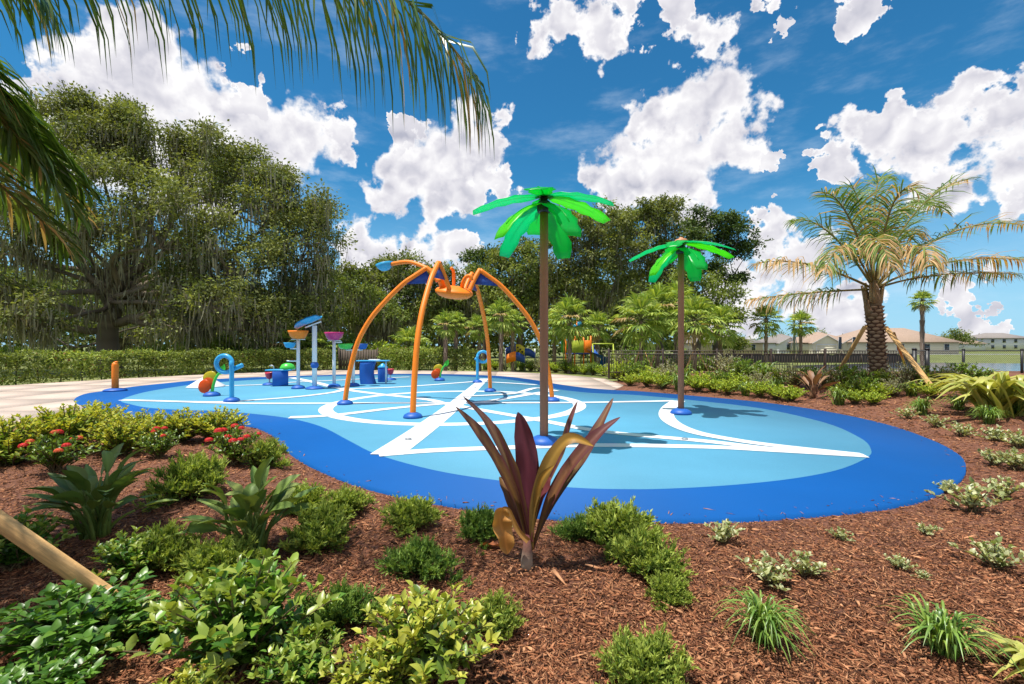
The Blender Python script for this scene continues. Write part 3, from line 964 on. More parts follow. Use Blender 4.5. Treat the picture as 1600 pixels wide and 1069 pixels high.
flower_sprayer(331, 619, 'flower sprayer with yellow and orange petals in front of the low white cone')
flower_sprayer(687, 595, 'flower sprayer with orange petals standing between the spider legs near the far rim', 0.95)

b = gpt(322, 605)
t = thing('bubbler_cone', 'low white faceted cone on the pad behind the nearest flower sprayer', 'spray feature', (b[0], b[1], 0.012))
G = Geo(); g_lathe(G, [(0.66, 0), (0.64, 0.03), (0.3, 0.26), (0.12, 0.37), (0.01, 0.38)], (0, 0, 0), 8); G.build('cone', 'white_paint', t)
G = Geo(); g_lathe(G, [(0.06, 0.36), (0.05, 0.41), (0.01, 0.42)], (0, 0, 0), 12); G.build('nozzle', 'grey_metal', t)

# ---- tipping bucket stands
def bowl(t, c, r, h, mat, rot=None, name='bucket', r0=0.55):
    G = Geo()
    g_lathe(G, [(0.02, 0), (r * r0, 0.01), (r * (r0 + 0.22), h * 0.3), (r * 0.93, h * 0.75), (r, h), (r * 0.95, h), (r * 0.86, h * 0.7), (r * (r0 + 0.1), h * 0.3), (r * r0 * 0.8, 0.05), (0.02, 0.05)], c, 20, rot=rot)
    return G.build(name, mat, t, True)
def bucket_stand(px, py, h, label, mat, extra=None):
    b = gpt(px, py)
    t = thing('bucket_stand', label, 'spray feature', (b[0], b[1], 0.012), 'white stands with tipping buckets')
    G = Geo(); g_tube(G, [(0, 0, 0), (0, 0, h * 0.5), (0, 0, h)], 0.062, 14); G.build('pole', 'white_paint', t, True)
    dome(t, 0, 0, 0.24, 0.12)
    if mat:
        G = Geo(); g_box(G, (0, 0, h + 0.015), (0.5, 0.08, 0.03)); G.build('bracket', 'white_paint', t)
        bowl(t, (0, 0, h + 0.03), 0.36, 0.31, mat)
    for (dx, z, r, hh, m, side) in (extra or []):
        G = Geo(); g_tube(G, [(0, 0, z), (dx * 0.5, 0, z - 0.01), (dx, 0, z)], 0.025, 10); G.build('arm', 'white_paint', t, True)
        if m: bowl(t, (dx, -0.02, z + 0.02), r, hh, m)
    return t
bucket_stand(466, 607.5, 1.80, 'white stand topped by an orange bucket', 'orange_paint', [(-0.30, 1.48, 0.22, 0.20, 'sky_blue_paint', -1), (-0.42, 1.02, 0, 0, None, -1)])
bucket_stand(522, 605, 1.76, 'white stand topped by a magenta bucket', 'magenta_paint', [(0.30, 1.72, 0, 0, None, 1)])
bucket_stand(552, 603.5, 1.42, 'white stand holding a green bowl and a small blue bowl', None, [(-0.30, 1.42, 0.30, 0.22, 'green_paint', -1), (0.36, 1.42, 0.22, 0.22, 'blue_paint', 1)])
b = gpt(491.5, 608)
t = thing('dump_scoop_stand', 'thick white stand carrying a tilted blue dump scoop above the orange bucket', 'spray feature', (b[0], b[1], 0.012))
G = Geo(); g_tube(G, [(0, 0, 0), (0, 0, 1.2), (0, 0, 2.32)], 0.085, 18); G.build('pole', 'white_paint', t, True)
dome(t, 0, 0, 0.32, 0.1)
G = Geo(); u = np.linspace(-math.pi / 2, math.pi / 2, 9)
g_lathe(G, [(max(0.02, math.cos(v)) * 0.14, math.sin(v) * 0.14) for v in u], (0, 0, 0.87), 16); G.build('valve', 'blue_paint', t, True)
G = Geo()
P = catmull([(0.26, 0, 2.62), (0.12, 0, 2.56), (-0.1, 0, 2.46), (-0.36, 0, 2.36), (-0.64, 0, 2.20)], 4)
W = np.interp(np.linspace(0, 1, len(P)), [0, .15, .5, .85, 1], [0.10, 0.26, 0.33, 0.28, 0.16])
g_ribbon(G, P, W, (0, 0, 1), 0.45, (0.02, 0.3, 0.6), across=3)
g_ribbon(G, P + np.array([0, 0, -0.03]), W, (0, 0, 1), 0.45, (0.02, 0.3, 0.6), across=3)
sc_ = G.build('scoop', 'sky_blue_paint', t, True)
G = Geo(); g_box(G, (-0.05, 0, 2.36), (0.62, 0.07, 0.04), np.array(Matrix.Rotation(R(-20), 3, 'Y'))); G.build('bracket', 'white_paint', t)

# ---- play tables
b = gpt(438, 603)
t = thing('water_table', 'square blue water table with a green dome beside the red cup', 'spray feature', (b[0], b[1], 0.012))
G = Geo(); g_box(G, (0, 0, 0.30), (0.56, 0.5, 0.60), np.array(Matrix.Rotation(R(28), 3, 'Z')), bev=0.02); G.build('cabinet', 'blue_paint', t)
G = Geo(); g_box(G, (0, 0, 0.625), (0.95, 0.62, 0.045), np.array(Matrix.Rotation(R(10), 3, 'Z')), bev=0.015); G.build('table_top', 'sky_blue_paint', t)
G = Geo(); g_lathe(G, [(0.29, 0), (0.28, 0.08), (0.21, 0.19), (0.1, 0.24), (0.01, 0.25)], (0.28, 0.02, 0.65), 20); G.build('dome_cover', 'green_paint', t, True)
G = Geo(); g_tube(G, catmull([(-0.25, 0, 0.64), (-0.27, 0, 0.76), (-0.34, 0, 0.80), (-0.42, 0, 0.78)], 4), 0.022, 8); G.build('spout', 'grey_metal', t, True)
def cup(px, py, label):
    b = gpt(px, py)
    t = thing('cup_stand', label, 'spray feature', (b[0], b[1], 0.012), 'small red cups on stands')
    G = Geo(); g_tube(G, [(0, 0, 0), (0, 0, 0.13), (0, 0, 0.25)], 0.03, 10); G.build('stem', 'white_paint', t, True)
    bowl(t, (0, 0, 0.24), 0.17, 0.27, 'red_paint', name='cup')
    dome(t, 0, 0, 0.26, 0.1)
cup(421, 602, 'small red cup on a low stand beside the square blue table')
cup(610, 594, 'small red cup on a low stand beside the blue drum')
b = gpt(575, 600)
t = thing('water_table', 'tall blue water table with curved side and pale blue top', 'spray feature', (b[0], b[1], 0.012))
G = Geo()
zz = np.linspace(0, 0.93, 8)
for k in range(7):
    pass
off = 0.10 * np.sin(np.linspace(0, math.pi, 8)) 
ring = lambda i: [[-0.26 - off[i] * 0.4 + 0.02, -0.24, zz[i]], [0.28 - off[i], -0.24, zz[i]], [0.28 - off[i], 0.24, zz[i]], [-0.26 - off[i] * 0.4 + 0.02, 0.24, zz[i]]]
V = np.array([ring(i) for i in range(8)]).reshape(-1, 3)
q = [[i * 4 + j, i * 4 + (j + 1) % 4, i * 4 + 4 + (j + 1) % 4, i * 4 + 4 + j] for i in range(7) for j in range(4)]
G.add(V, [np.array(q + [[28, 29, 30, 31]])]); G.build('cabinet', 'blue_paint', t)
G = Geo(); g_box(G, (0.22, 0, 0.955), (1.3, 0.5, 0.045), bev=0.015); G.build('table_top', 'sky_blue_paint', t)
G = Geo(); g_box(G, (0.3, -0.1, 1.0), (0.45, 0.2, 0.04), bev=0.012); G.build('tray', 'white_paint', t)
G = Geo(); g_tube(G, [(0.72, 0.1, 0), (0.72, 0.1, 0.5), (0.72, 0.1, 0.93)], 0.035, 10); G.build('leg', 'white_paint', t, True)
b = gpt(598, 597)
t = thing('water_drum', 'upright blue drum with a pale cone lid beside the tall blue table', 'spray feature', (b[0], b[1], 0.012))
G = Geo(); g_lathe(G, [(0.2, 0), (0.21, 0.02), (0.21, 0.6), (0.2, 0.62), (0.01, 0.62)], (0, 0, 0), 20); G.build('drum', 'blue_paint', t, True)
G = Geo(); g_lathe(G, [(0.22, 0.622), (0.22, 0.65), (0.08, 0.76), (0.05, 0.8), (0.01, 0.81)], (0, 0, 0), 20); G.build('lid', 'sky_blue_paint', t, True)
# ================================================================== TREES
def tree(name, label, group, base, lobes, trunk_r, n_leaf, L, cols, seed, moss=0, clump_r=0.55, bark=(0.10, 0.08, 0.062), trunk_pts=None, flat=0.7, gap=0.18, leafmat='leaf_matte'):
    """lobes: world (x, y, z, rx, ry, rz)"""
    rs = np.random.default_rng(seed)
    base = np.asarray(base, float)
    t = thing(name, label, 'tree', base, group)
    lobes = np.asarray(lobes, float)
    main = lobes
    extra = []
    for lb in lobes:                                          # smaller boughs breaking the outline
        for q in range(7):
            d = sph(rs, 1)[0]; d[2] = abs(d[2]) * 0.9 + 0.1; d[1] *= 0.6; d = unit(d)
            rr = rs.uniform(0.16, 0.40)
            extra.append(np.r_[lb[:3] + d * lb[3:] * rs.uniform(0.88, 1.24), lb[3:] * rr])
    lobes = np.concatenate([lobes * np.array([1, 1, 1, 0.86, 0.88, 0.82]), extra])
    area = (lobes[:, 3] * lobes[:, 5]) ** 0.9
    nl = np.maximum(3, (n_leaf / 70 * area / area.sum()).astype(int))
    cen, lob = [], []
    for i, (lb, k) in enumerate(zip(lobes, nl)):
        d = sph(rs, k * 2)
        d[:, 2] = np.where(d[:, 2] < -0.35, -d[:, 2] * 0.6, d[:, 2]); d = unit(d)
        r = rs.random((k * 2, 1)) ** 0.33
        p = lb[:3] + d * lb[3:] * (0.35 + 0.68 * r) * (1 + 0.10 * rs.standard_normal((k * 2, 1)))
        nz = np.sin(p[:, 0] * 1.1 + seed) * np.sin(p[:, 1] * 0.9 + 1.3) * np.sin(p[:, 2] * 1.3 + 0.7 * seed)
        p = p[nz > -1 + gap * 2 * 0.8] if gap else p
        p = p[nz[:len(p)] > -2][:k]
        cen.append(p); lob += [i] * len(p)
    cen = np.concatenate(cen); lob = np.array(lob)
    nc = len(cen); per = max(8, n_leaf // nc)
    cr = clump_r * rs.uniform(0.6, 1.35, nc)
    ctint = pal(rs, nc, cols, 0.16)
    n = nc * per
    ci = np.repeat(np.arange(nc), per)
    off = rs.standard_normal((n, 3)) * np.array([1, 1, flat]) * 0.62
    P = cen[ci] + off * cr[ci][:, None]
    D = unit(off + 0.6 * rs.standard_normal((n, 3)) + np.array([0, 0, -0.15]))
    U = unit(np.array([0, 0, 1.0]) + 0.75 * rs.standard_normal((n, 3)))
    C = np.clip(ctint[ci] * (1 + 0.18 * rs.standard_normal((n, 1))), 0.004, 0.9)
    G = Geo()
    Ls = L * rs.uniform(0.6, 1.3, n)
    g_leaves(G, P, D, U, Ls, Ls * rs.uniform(0.42, 0.62, n), LEAF4, C)
    cr_o = G.build('crown', leafmat, t, origin=base); cr_o['kind'] = 'stuff'
    # trunk and limbs
    G = Geo()
    top = np.array(trunk_pts[-1]) if trunk_pts is not None else base + np.array([0, 0, max(1.2, 0.45 * (main[:, 2].min() - base[2]) + 1.0)])
    tp = catmull(np.array([base - (0, 0, 0.3)] + (list(trunk_pts) if trunk_pts is not None else [base * 0.5 + top * 0.5 + rs.normal(0, 0.1, 3) * (1, 1, 0), top])), 5)
    rr = trunk_r * np.linspace(1.0, 0.62, len(tp)); rr[:3] *= np.array([1.5, 1.22, 1.06])
    bc = np.asarray(bark)
    g_tube(G, tp, rr, 12, np.clip(bc * (1 + 0.15 * rs.standard_normal((len(tp), 1))), 0.01, 1))
    tr = G.build('trunk', 'bark', t, True, origin=base)
    G = Geo()
    hang = []
    for i, lb in enumerate(main):
        e = lb[:3] - np.array([0, 0, 0.25 * lb[5]])
        ln = np.linalg.norm(e - top)
        mid = top * 0.5 + e * 0.5 + rs.normal(0, 0.10 * ln, 3) + np.array([0, 0, -0.06 * ln])
        path = catmull([top - (0, 0, 0.1), top * 0.75 + mid * 0.25 + rs.normal(0, 0.04 * ln, 3), mid, e], 4)
        r0 = trunk_r * rs.uniform(0.30, 0.5)
        g_tube(G, path, np.linspace(r0, r0 * 0.28, len(path)), 7, np.clip(bc * (1 + 0.18 * rs.standard_normal((len(path), 1))), 0.01, 1), cap=False)
        hang.append(path[4:])
        sub = np.where(lob == i)[0]
        for j in rs.choice(sub, min(len(sub), 7), replace=False):
            q = cen[j]
            path = catmull([e, e * 0.45 + q * 0.55 + rs.normal(0, 0.15, 3) * np.linalg.norm(q - e), q], 3)
            g_tube(G, path, np.linspace(r0 * 0.3, 0.02, len(path)), 5, bc, cap=False)
            hang.append(path[2:])
    G.build('limbs', 'bark', t, True, origin=base)
    if moss:                                                     # spanish moss hanging in grey beards
        hp = np.concatenate(hang + [cen[rs.random(nc) < 0.25]])
        m = moss
        root = hp[rs.integers(0, len(hp), m)] + rs.normal(0, 0.35, (m, 3))
        ln = rs.gamma(2.0, 0.33, m) + 0.2
        w = rs.uniform(0.02, 0.055, m)
        a = rs.uniform(0, math.pi, m)
        S = np.stack([np.cos(a), np.sin(a), np.zeros(m)], 1)
        sway = rs.normal(0, 0.08, (m, 3)) * np.array([1, 1, 0])
        dn = np.array([0, 0, -1.0])
        V = np.stack([root + S * w[:, None], root - S * w[:, None], root + dn * (ln * 0.55)[:, None] + sway - S * (w * 0.85)[:, None],
                      root + dn * (ln * 0.55)[:, None] + sway + S * (w * 0.85)[:, None], root + dn * ln[:, None] + sway * 2.2], 1)
        b = (np.arange(m) * 5)[:, None, None]
        G = Geo()
        G.add(V.reshape(-1, 3), [(np.array([[0, 1, 2, 3]])[None] + b).reshape(-1, 4), (np.array([[3, 2, 4]])[None] + b).reshape(-1, 3)],
              np.repeat(pal(rs, m, [(0.16, 0.15, 0.10), (0.24, 0.225, 0.155), (0.31, 0.285, 0.20)], 0.12), 5, 0))
        o = G.build('spanish_moss', 'leaf_matte', t, origin=base); o['kind'] = 'stuff'
    return t

def lobes_px(lst, d, sy=0.8, jit=0.0, seed=1):
    r_ = np.random.default_rng(seed); out = []
    for px, py, rp, *rest in lst:
        dd = d + (rest[0] if rest else r_.uniform(-jit, jit))
        c = wpt(px, py, dd); r = rp / F_PX * dd
        out.append((c[0], c[1], c[2], r, r * sy, r * (rest[1] if len(rest) > 1 else 0.85)))
    return out

OAK = [(0.096, 0.1239, 0.0312), (0.1715, 0.2043, 0.051), (0.2536, 0.2817, 0.0737), (0.1578, 0.1761, 0.068)]
OAK2 = [(0.0751, 0.1167, 0.0274), (0.1501, 0.2001, 0.0457), (0.2501, 0.2835, 0.0686), (0.1334, 0.1501, 0.0533)]
PINE = [(0.042, 0.077, 0.0252), (0.077, 0.1232, 0.0336), (0.126, 0.175, 0.049)]
BRIGHT = [(0.108, 0.1553, 0.0351), (0.189, 0.243, 0.0486), (0.27, 0.3172, 0.0675)]

ob = wpt(172, 552, 33.0); ob[2] = GROUND_Z
oak_trunk = [wpt(168, 520, 33), wpt(176, 490, 33), wpt(180, 462, 33)]
tree('live_oak', 'huge spreading live oak hung with grey moss behind the clipped hedge', None, ob,
     lobes_px([(60,255,95,-2),(150,225,72,0),(240,255,78,1),(330,300,80,0),(415,340,72,-1),(470,395,62,0),(120,350,95,-4),(250,370,85,-4),(365,415,75,-3),
               (478,450,52,1),(40,390,75,-3),(-70,330,110,0),(300,455,52,-3),(420,485,48,0),(195,205,42,2),(120,190,36,1),(290,238,36,2),(350,265,34,2),(432,292,34,1),(500,350,30,2),(300,505,50,-4),(395,512,50,-3),(478,512,44,0),(50,505,40,-6),(-30,470,60,-5),(350,480,40,-5)], 33.0, 0.75),
     0.72, 110000, 0.23, OAK, 4, moss=17000, clump_r=0.62, bark=(0.17, 0.135, 0.10), trunk_pts=oak_trunk, gap=0.3)
# its low heavy boughs, as far as they show beneath the crown
oak = [o for o in COL.objects if o.name == 'live_oak'][0]
for pts, r0, r1 in (([(178,505,33),(240,490,32),(300,470,31),(360,455,30)], 0.34, 0.12), ([(165,500,33),(100,480,32),(40,450,31),(-30,420,30)], 0.36, 0.15),
                    ([(170,520,33),(90,508,31.5),(30,490,31),(-50,480,30)], 0.28, 0.13), ([(180,480,33),(200,430,33),(205,380,33),(230,320,33)], 0.36, 0.14),
                    ([(182,500,33),(235,505,32),(268,500,31.5),(310,492,31)], 0.25, 0.09), ([(175,480,33),(140,430,33),(120,370,33)], 0.3, 0.12), ([(182,470,33),(260,430,32),(330,400,32),(400,385,32)], 0.34, 0.1)):
    P = catmull([wpt(*p) for p in pts], 6)
    G = Geo(); rsb = np.random.default_rng(int(r0 * 1000))
    P[1:-1] += rsb.normal(0, 0.06, P[1:-1].shape)
    g_tube(G, P, np.linspace(r0, r1, len(P)), 10, np.clip(np.array([0.17, 0.135, 0.10]) * (1 + 0.25 * rsb.standard_normal((len(P), 1))), 0.01, 1))
    G.build('bough', 'bark', oak, True, origin=ob)

def wood(name, label, pxc, d, lobes, tr, n, L, cols, seed, **kw):
    c = wpt(pxc, 540, d); c[2] = GROUND_Z
    tree(name, label, 'trees of the wood behind the playground', c, lobes_px(lobes, d, 0.9, 1.5, seed), tr, n, L, cols, seed, **kw)
WT = [
 ('oak_tree', 'mossy oak standing between the huge live oak and the spider', 600, 44, [(560,470,42),(600,448,40),(642,440,38),(580,500,40),(640,490,42),(610,425,22),(548,440,20)], 0.45, 15000, 0.30, OAK2, 21, dict(moss=2600)),
 ('oak_tree', 'round green oak directly behind the spider body', 690, 47, [(670,462,42),(715,455,40),(750,470,40),(690,500,42),(740,505,38)], 0.4, 13000, 0.32, OAK2, 22, dict(moss=1500)),
 ('pine_tree', 'small-crowned dark pine just beyond the spider, left of the tall sprayer', 756, 52, [(745,412,18),(765,405,16),(780,420,18),(742,432,14),(762,440,20)], 0.26, 4500, 0.34, PINE, 23, dict(clump_r=0.5)),
 ('oak_tree', 'dense dark oak directly behind the post of the tallest sprayer', 815, 48, [(800,430,40),(840,418,38),(820,470,45),(785,480,36),(860,460,36)], 0.42, 14000, 0.32, OAK2, 24, dict(moss=900)),
 ('oak_tree', 'tall mossy oak filling the gap between the two palm sprayers', 930, 50, [(895,375,40),(935,362,38),(915,415,46),(965,400,42),(900,455,40),(955,455,44),(885,345,16)], 0.5, 19000, 0.32, OAK, 25, dict(moss=2600)),
 ('oak_tree', 'tall pale green oak behind the post of the farther palm sprayer', 1030, 52, [(1000,360,36),(1040,350,36),(1065,385,40),(1010,405,42),(1050,440,42),(995,455,38),(1030,335,16)], 0.5, 18000, 0.32, OAK, 26, dict(moss=2200)),
 ('pine_tree', 'tall pine with dark rounded tufts at the open end of the wood', 1118, 46, [(1098,352,22),(1130,350,22),(1155,368,20),(1168,392,16),(1112,385,22),(1140,402,18),(1085,380,16),(1120,430,18),(1148,440,12)], 0.3, 10500, 0.30, PINE, 27, dict(clump_r=0.48, gap=0.3)),
 ('pine_tree', 'slim dark pine rising behind the oaks between the two palm sprayers', 975, 58, [(975,352,18),(992,342,16),(955,350,14),(985,372,18)], 0.26, 4200, 0.36, PINE, 28, dict(clump_r=0.5)),
 ('oak_tree', 'low bright green tree with leafy skirts at the open end of the wood', 1095, 42, [(1085,450,34),(1120,470,30),(1065,490,36),(1105,505,30),(1138,500,18)], 0.3, 10000, 0.27, BRIGHT, 29, dict()),
 ('oak_tree', 'dark understorey tree behind the fan palms beside the looped sprayer', 740, 56, [(700,505,44),(760,500,44),(820,505,44),(780,530,30)], 0.3, 10000, 0.36, OAK2, 30, dict()),
 ('oak_tree', 'dark understorey tree behind the climbing tower', 930, 56, [(880,505,44),(940,500,46),(1000,510,44),(1050,515,40)], 0.3, 10000, 0.36, OAK2, 31, dict()),
 ('oak_tree', 'shaded understorey tree behind the bucket stands', 520, 46, [(470,500,48),(530,490,46),(585,515,40),(420,520,42)], 0.3, 11000, 0.32, OAK2, 32, dict(moss=1200)),
 ('oak_tree', 'shaded tree half hidden behind the trunk of the huge live oak', 190, 47, [(20,460,75),(130,440,75),(250,450,75),(350,470,66),(80,520,55),(220,520,60),(320,525,52)], 0.4, 19000, 0.34, OAK2, 33, dict(moss=2500)),
 ('oak_tree', 'bright loose tree in front of the dark wood behind the spider legs', 575, 40, [(555,465,26),(590,480,28),(612,500,24),(560,505,24)], 0.22, 6000, 0.24, BRIGHT, 34, dict(moss=500)),
]
for w_ in WT:
    wood(w_[0], w_[1], w_[2], w_[3], w_[4], w_[5], w_[6], w_[7], w_[8], w_[9], **w_[10])

# a far wood along the horizon, one mass
rs = np.random.default_rng(77)
G = Geo()
n = 90000
x = np.where(rs.random(n) < 0.65, rs.uniform(-150, 26, n), rs.uniform(26, 330, n)); hgt = 3.0 + 2.0 * np.sin(x * 0.05) + 1.6 * np.sin(x * 0.17 + 1) + 1.0 * np.sin(x * 0.41)
hgt = np.where(x < 26, hgt + 8, hgt + 0.5)
y = np.where(x < 26, 72, 190) + rs.uniform(-6, 6, n)
z = GROUND_Z + rs.random(n) ** 0.7 * hgt
P = np.stack([x, y, z], 1)
Ls = np.where(x < 26, 0.8, 1.3) * rs.uniform(0.6, 1.3, n)
g_leaves(G, P, sph(rs, n), sph(rs, n), Ls, Ls * 0.6, LEAF4, pal(rs, n, OAK2, 0.2))
tag(G.build('far_wood', 'leaf_matte'), 'far line of low green woodland along the horizon', 'woodland', kind='stuff')

# ---- small trees among the houses
def small_tree(px, py_top, d, wpx, label, seed):
    c = wpt(px, 540, d); c[2] = GROUND_Z
    lb = lobes_px([(px, py_top + wpx * 0.5, wpx * 0.5), (px - wpx * 0.4, py_top + wpx * 0.62, wpx * 0.36), (px + wpx * 0.42, py_top + wpx * 0.6, wpx * 0.36)], d, 0.9, 0, seed)
    tree('street_tree', label, 'trees among the houses', c, lb, 0.18, 2600, 0.55, OAK2, seed, clump_r=0.9)
small_tree(1205, 517, 150, 46, 'dark round tree behind the grey-roofed house', 41)
small_tree(1272, 516, 150, 40, 'dark round tree over the roof beside the tall mast', 42)
small_tree(1488, 516, 140, 40, 'round tree at the end of the tan-roofed houses', 43)
small_tree(1388, 520, 160, 44, 'low tree behind the roof, beside the sylvester palm trunk', 44)
small_tree(1148, 528, 88, 20, 'young bushy tree by the wall of the grey-roofed house', 45)

# ================================================================== PALMS
def g_frond(G, path, ll, lw, nleaf, cols, rs, hang=0.5, vang=0.35, start=0.12, dry=0.0, rib=(0.16, 0.17, 0.05), r0=0.022, fwd=0.7):
    """a pinnate frond: rachis along path and narrow leaflets that droop"""
    P = np.asarray(path, float); n = len(P)
    g_tube(G, P, np.linspace(r0, r0 * 0.25, n), 6, rib, cap=False)
    cl = np.concatenate([[0], np.cumsum(np.linalg.norm(np.diff(P, axis=0), axis=1))]); cl /= cl[-1]
    t = np.linspace(start, 1.0, nleaf)
    t = np.repeat(t, 2) + rs.normal(0, 0.004, nleaf * 2); t = np.clip(t, 0, 1)
    side = np.tile([1.0, -1.0], nleaf)
    m = len(t)
    B = np.stack([np.interp(t, cl, P[:, k]) for k in range(3)], 1)
    T0 = unit(np.gradient(P, axis=0)); T = unit(np.stack([np.interp(t, cl, T0[:, k]) for k in range(3)], 1))
    S = unit(np.cross(T, np.array([0, 0, 1.0]))); N = np.cross(S, T)
    va = vang + rs.normal(0, 0.34, m)
    D = unit(T * (fwd + 0.5 * t[:, None] ** 2 * 1.2) + S * (side * np.cos(va))[:, None] + N * np.sin(va)[:, None])
    prof = np.interp(t, [0, start, 0.3, 0.65, 0.9, 1.0], [0.5, 0.55, 0.95, 1.0, 0.68, 0.45])
    Ln = ll * prof * rs.uniform(0.82, 1.1, m)
    dn = np.array([0, 0, -1.0])
    h = hang * rs.uniform(0.7, 1.25, m)[:, None]
    p1 = B + D * (Ln * 0.33)[:, None] + dn * (h * Ln[:, None] * 0.07)
    D2 = unit(D + dn * h * 0.9)
    p2 = p1 + D2 * (Ln * 0.36)[:, None]
    D3 = unit(D2 + dn * h * 1.3)
    p3 = p2 + D3 * (Ln * 0.33)[:, None]
    Wd = unit(np.cross(D, N + 0.35 * rs.standard_normal((m, 3)))) * (lw * 0.5 * rs.uniform(0.8, 1.15, m))[:, None]
    V = np.stack([B + Wd * 0.5, B - Wd * 0.5, p1 + Wd, p1 - Wd, p2 + Wd * 0.8, p2 - Wd * 0.8, p3], 1)
    b = (np.arange(m) * 7)[:, None, None]
    C = pal(rs, m, cols, 0.12)
    if dry:
        dr = rs.random(m) < dry * (0.4 + 0.9 * t)
        C = np.where(dr[:, None], pal(rs, m, [(0.42, 0.26, 0.10), (0.58, 0.40, 0.19), (0.50, 0.30, 0.12)], 0.1), C)
    G.add(V.reshape(-1, 3), [(np.array([[0, 1, 3, 2], [2, 3, 5, 4]])[None] + b).reshape(-1, 4), (np.array([[4, 5, 6]])[None] + b).reshape(-1, 3)], np.repeat(C, 7, 0))
    return G

PALM_G = [(0.0485, 0.112, 0.016), (0.0915, 0.1714, 0.0252), (0.1614, 0.2505, 0.0458)]  # near palm greens, darkened: backlit shade put into the leaf colour
PALM_R = [(0.0665, 0.1375, 0.0242), (0.133, 0.2125, 0.0385), (0.247, 0.325, 0.0825)]

# ---- big palm beside the camera: its trunk stands out of frame, fronds and brace reach in
np_base = np.array([-4.15, 2.9, 0.0]); np_base[2] = tz1(-4.15, 2.9)
npalm = thing('date_palm', 'palm whose long fronds hang into the sky from the upper corner', 'palm', np_base)
cr0 = np.array([-4.15, 2.9, 3.75])
def booted_trunk(t, base, top, r, nring, nper, rs, colA, colB):
    G = Geo(); b0 = np.zeros(3); h = top - base
    P = np.linspace(b0 - np.array([0, 0, 0.15]), h, 10)
    g_tube(G, P, r * np.interp(np.linspace(0, 1, 10), [0, .12, .6, 1], [1.12, 1.0, 0.98, 0.95]), 18, colA)
    tr = G.build('trunk', 'bark', t, True)
    for i in range(nring):
        z = (i + 0.5) / nring
        for j in range(nper):
            a = 2 * math.pi * (j + 0.5 * (i % 2) + rs.uniform(-0.07, 0.07)) / nper
            rad = r * (1.02 if z < 0.8 else 0.98)
            c = h * z + np.array([math.cos(a), math.sin(a), 0]) * rad
            o_ = np.array([math.cos(a), math.sin(a), 0]); s_ = np.array([-math.sin(a), math.cos(a), 0])
            hh = h[2] / nring * rs.uniform(0.62, 0.8); ww = math.pi * r / nper * 1.02
            out = rs.uniform(0.05, 0.085) * r / 0.3
            V = np.array([c - s_ * ww + (0, 0, 0), c - s_ * ww * 0.55 + (0, 0, -hh * 0.5), c + s_ * ww * 0.55 + (0, 0, -hh * 0.5), c + s_ * ww,
                          c + s_ * ww * 0.5 + o_ * out + (0, 0, hh * 0.42), c - s_ * ww * 0.5 + o_ * out + (0, 0, hh * 0.42), c + o_ * out * 0.35 + (0, 0, -0.02), c - o_ * 0.02 + (0, 0, hh * 0.5)])
            cc = np.array(colA) * (1 - 0.5) + np.array(colB) * 0.5
            cc = np.clip(cc * rs.uniform(0.75, 1.3), 0, 0.9)
            C = np.tile(cc, (8, 1)); C[4:6] = np.clip(np.array(colB) * rs.uniform(0.9, 1.3), 0, 0.9); C[7] = np.array(colB) * 1.1
            G2 = boots.setdefault(id(t), Geo())
            G2.add(V, [np.array([[0, 1, 6], [1, 2, 6], [2, 3, 6], [3, 4, 6], [4, 5, 6], [5, 0, 6], [4, 7, 5]])], C)
    o = boots[id(t)].build('leaf_boots', 'bark', tr); o['kind'] = 'stuff'
    return tr
boots = {}
rs = np.random.default_rng(300)
booted_trunk(npalm, np_base, cr0, 0.27, 16, 9, rs, (0.13, 0.075, 0.045), (0.30, 0.19, 0.12))
near_paths = [
 (catmull([cr0, (-3.3, 2.98, 4.36), (-2.3, 3.05, 4.52), (-1.3, 3.12, 4.34), (-0.68, 3.17, 3.96), (-0.36, 3.2, 3.62), (-0.22, 3.22, 3.42)], 6), 0.98, 0.021, 150, 2.4, -0.1, 0.08),
 (catmull([cr0, (-4.35, 3.5, 3.95), (-4.4, 4.0, 3.66), (-4.36, 4.4, 3.36), (-4.3, 4.62, 3.16)], 6), 0.52, 0.034, 84, 0.75, 0.3, 0.0),
 (catmull([cr0, (-4.5, 3.45, 3.45), (-4.6, 4.0, 3.1), (-4.55, 4.45, 2.78), (-4.5, 4.65, 2.55)], 6), 0.52, 0.032, 80, 0.7, 0.3, 0.14),
 (catmull([cr0, (-4.0, 3.2, 4.3), (-3.85, 3.35, 4.5), (-3.68, 3.45, 4.42), (-3.55, 3.5, 4.2)], 6), 0.7, 0.026, 46, 1.5, 0.0, 0.05)]
for sx, sy, sz_ in ((-0.12, -0.35, 0.12), (-0.2, 0.1, -0.22)):
    q = near_paths[1][0].copy(); w_ = np.linspace(0, 1, len(q))[:, None]
    near_paths.append((q + w_ * np.array([sx, sy, sz_]), 0.5, 0.032, 84, 0.8, 0.25, 0.05))
for path, ll, lw, nl, hg, va, dr in near_paths:
    G = Geo(); g_frond(G, path, ll, lw, nl, PALM_G, rs, hg, va, 0.14, dr, fwd=0.3 if hg > 1 else 0.7)
    G.build('frond', 'leaf_gloss', npalm, origin=np_base)
for k in range(14):
    az = R(152 + 130 * k / 13.0 + rs.uniform(-6, 6)); el = rs.uniform(0.1, 1.2); Lf = rs.uniform(2.6, 3.3)
    d_ = np.array([math.cos(az) * math.cos(el), math.sin(az) * math.cos(el), math.sin(el)])
    tip = cr0 + d_ * Lf + np.array([0, 0, -0.9]); 
    path = bez(cr0, cr0 + d_ * Lf * 0.65 + np.array([0, 0, 0.25]), tip, 14)
    G = Geo(); g_frond(G, path, 0.62, 0.028, 40, PALM_G, rs, 0.7, 0.3, 0.14, 0.05)
    G.build('frond', 'leaf_gloss', npalm, origin=np_base)

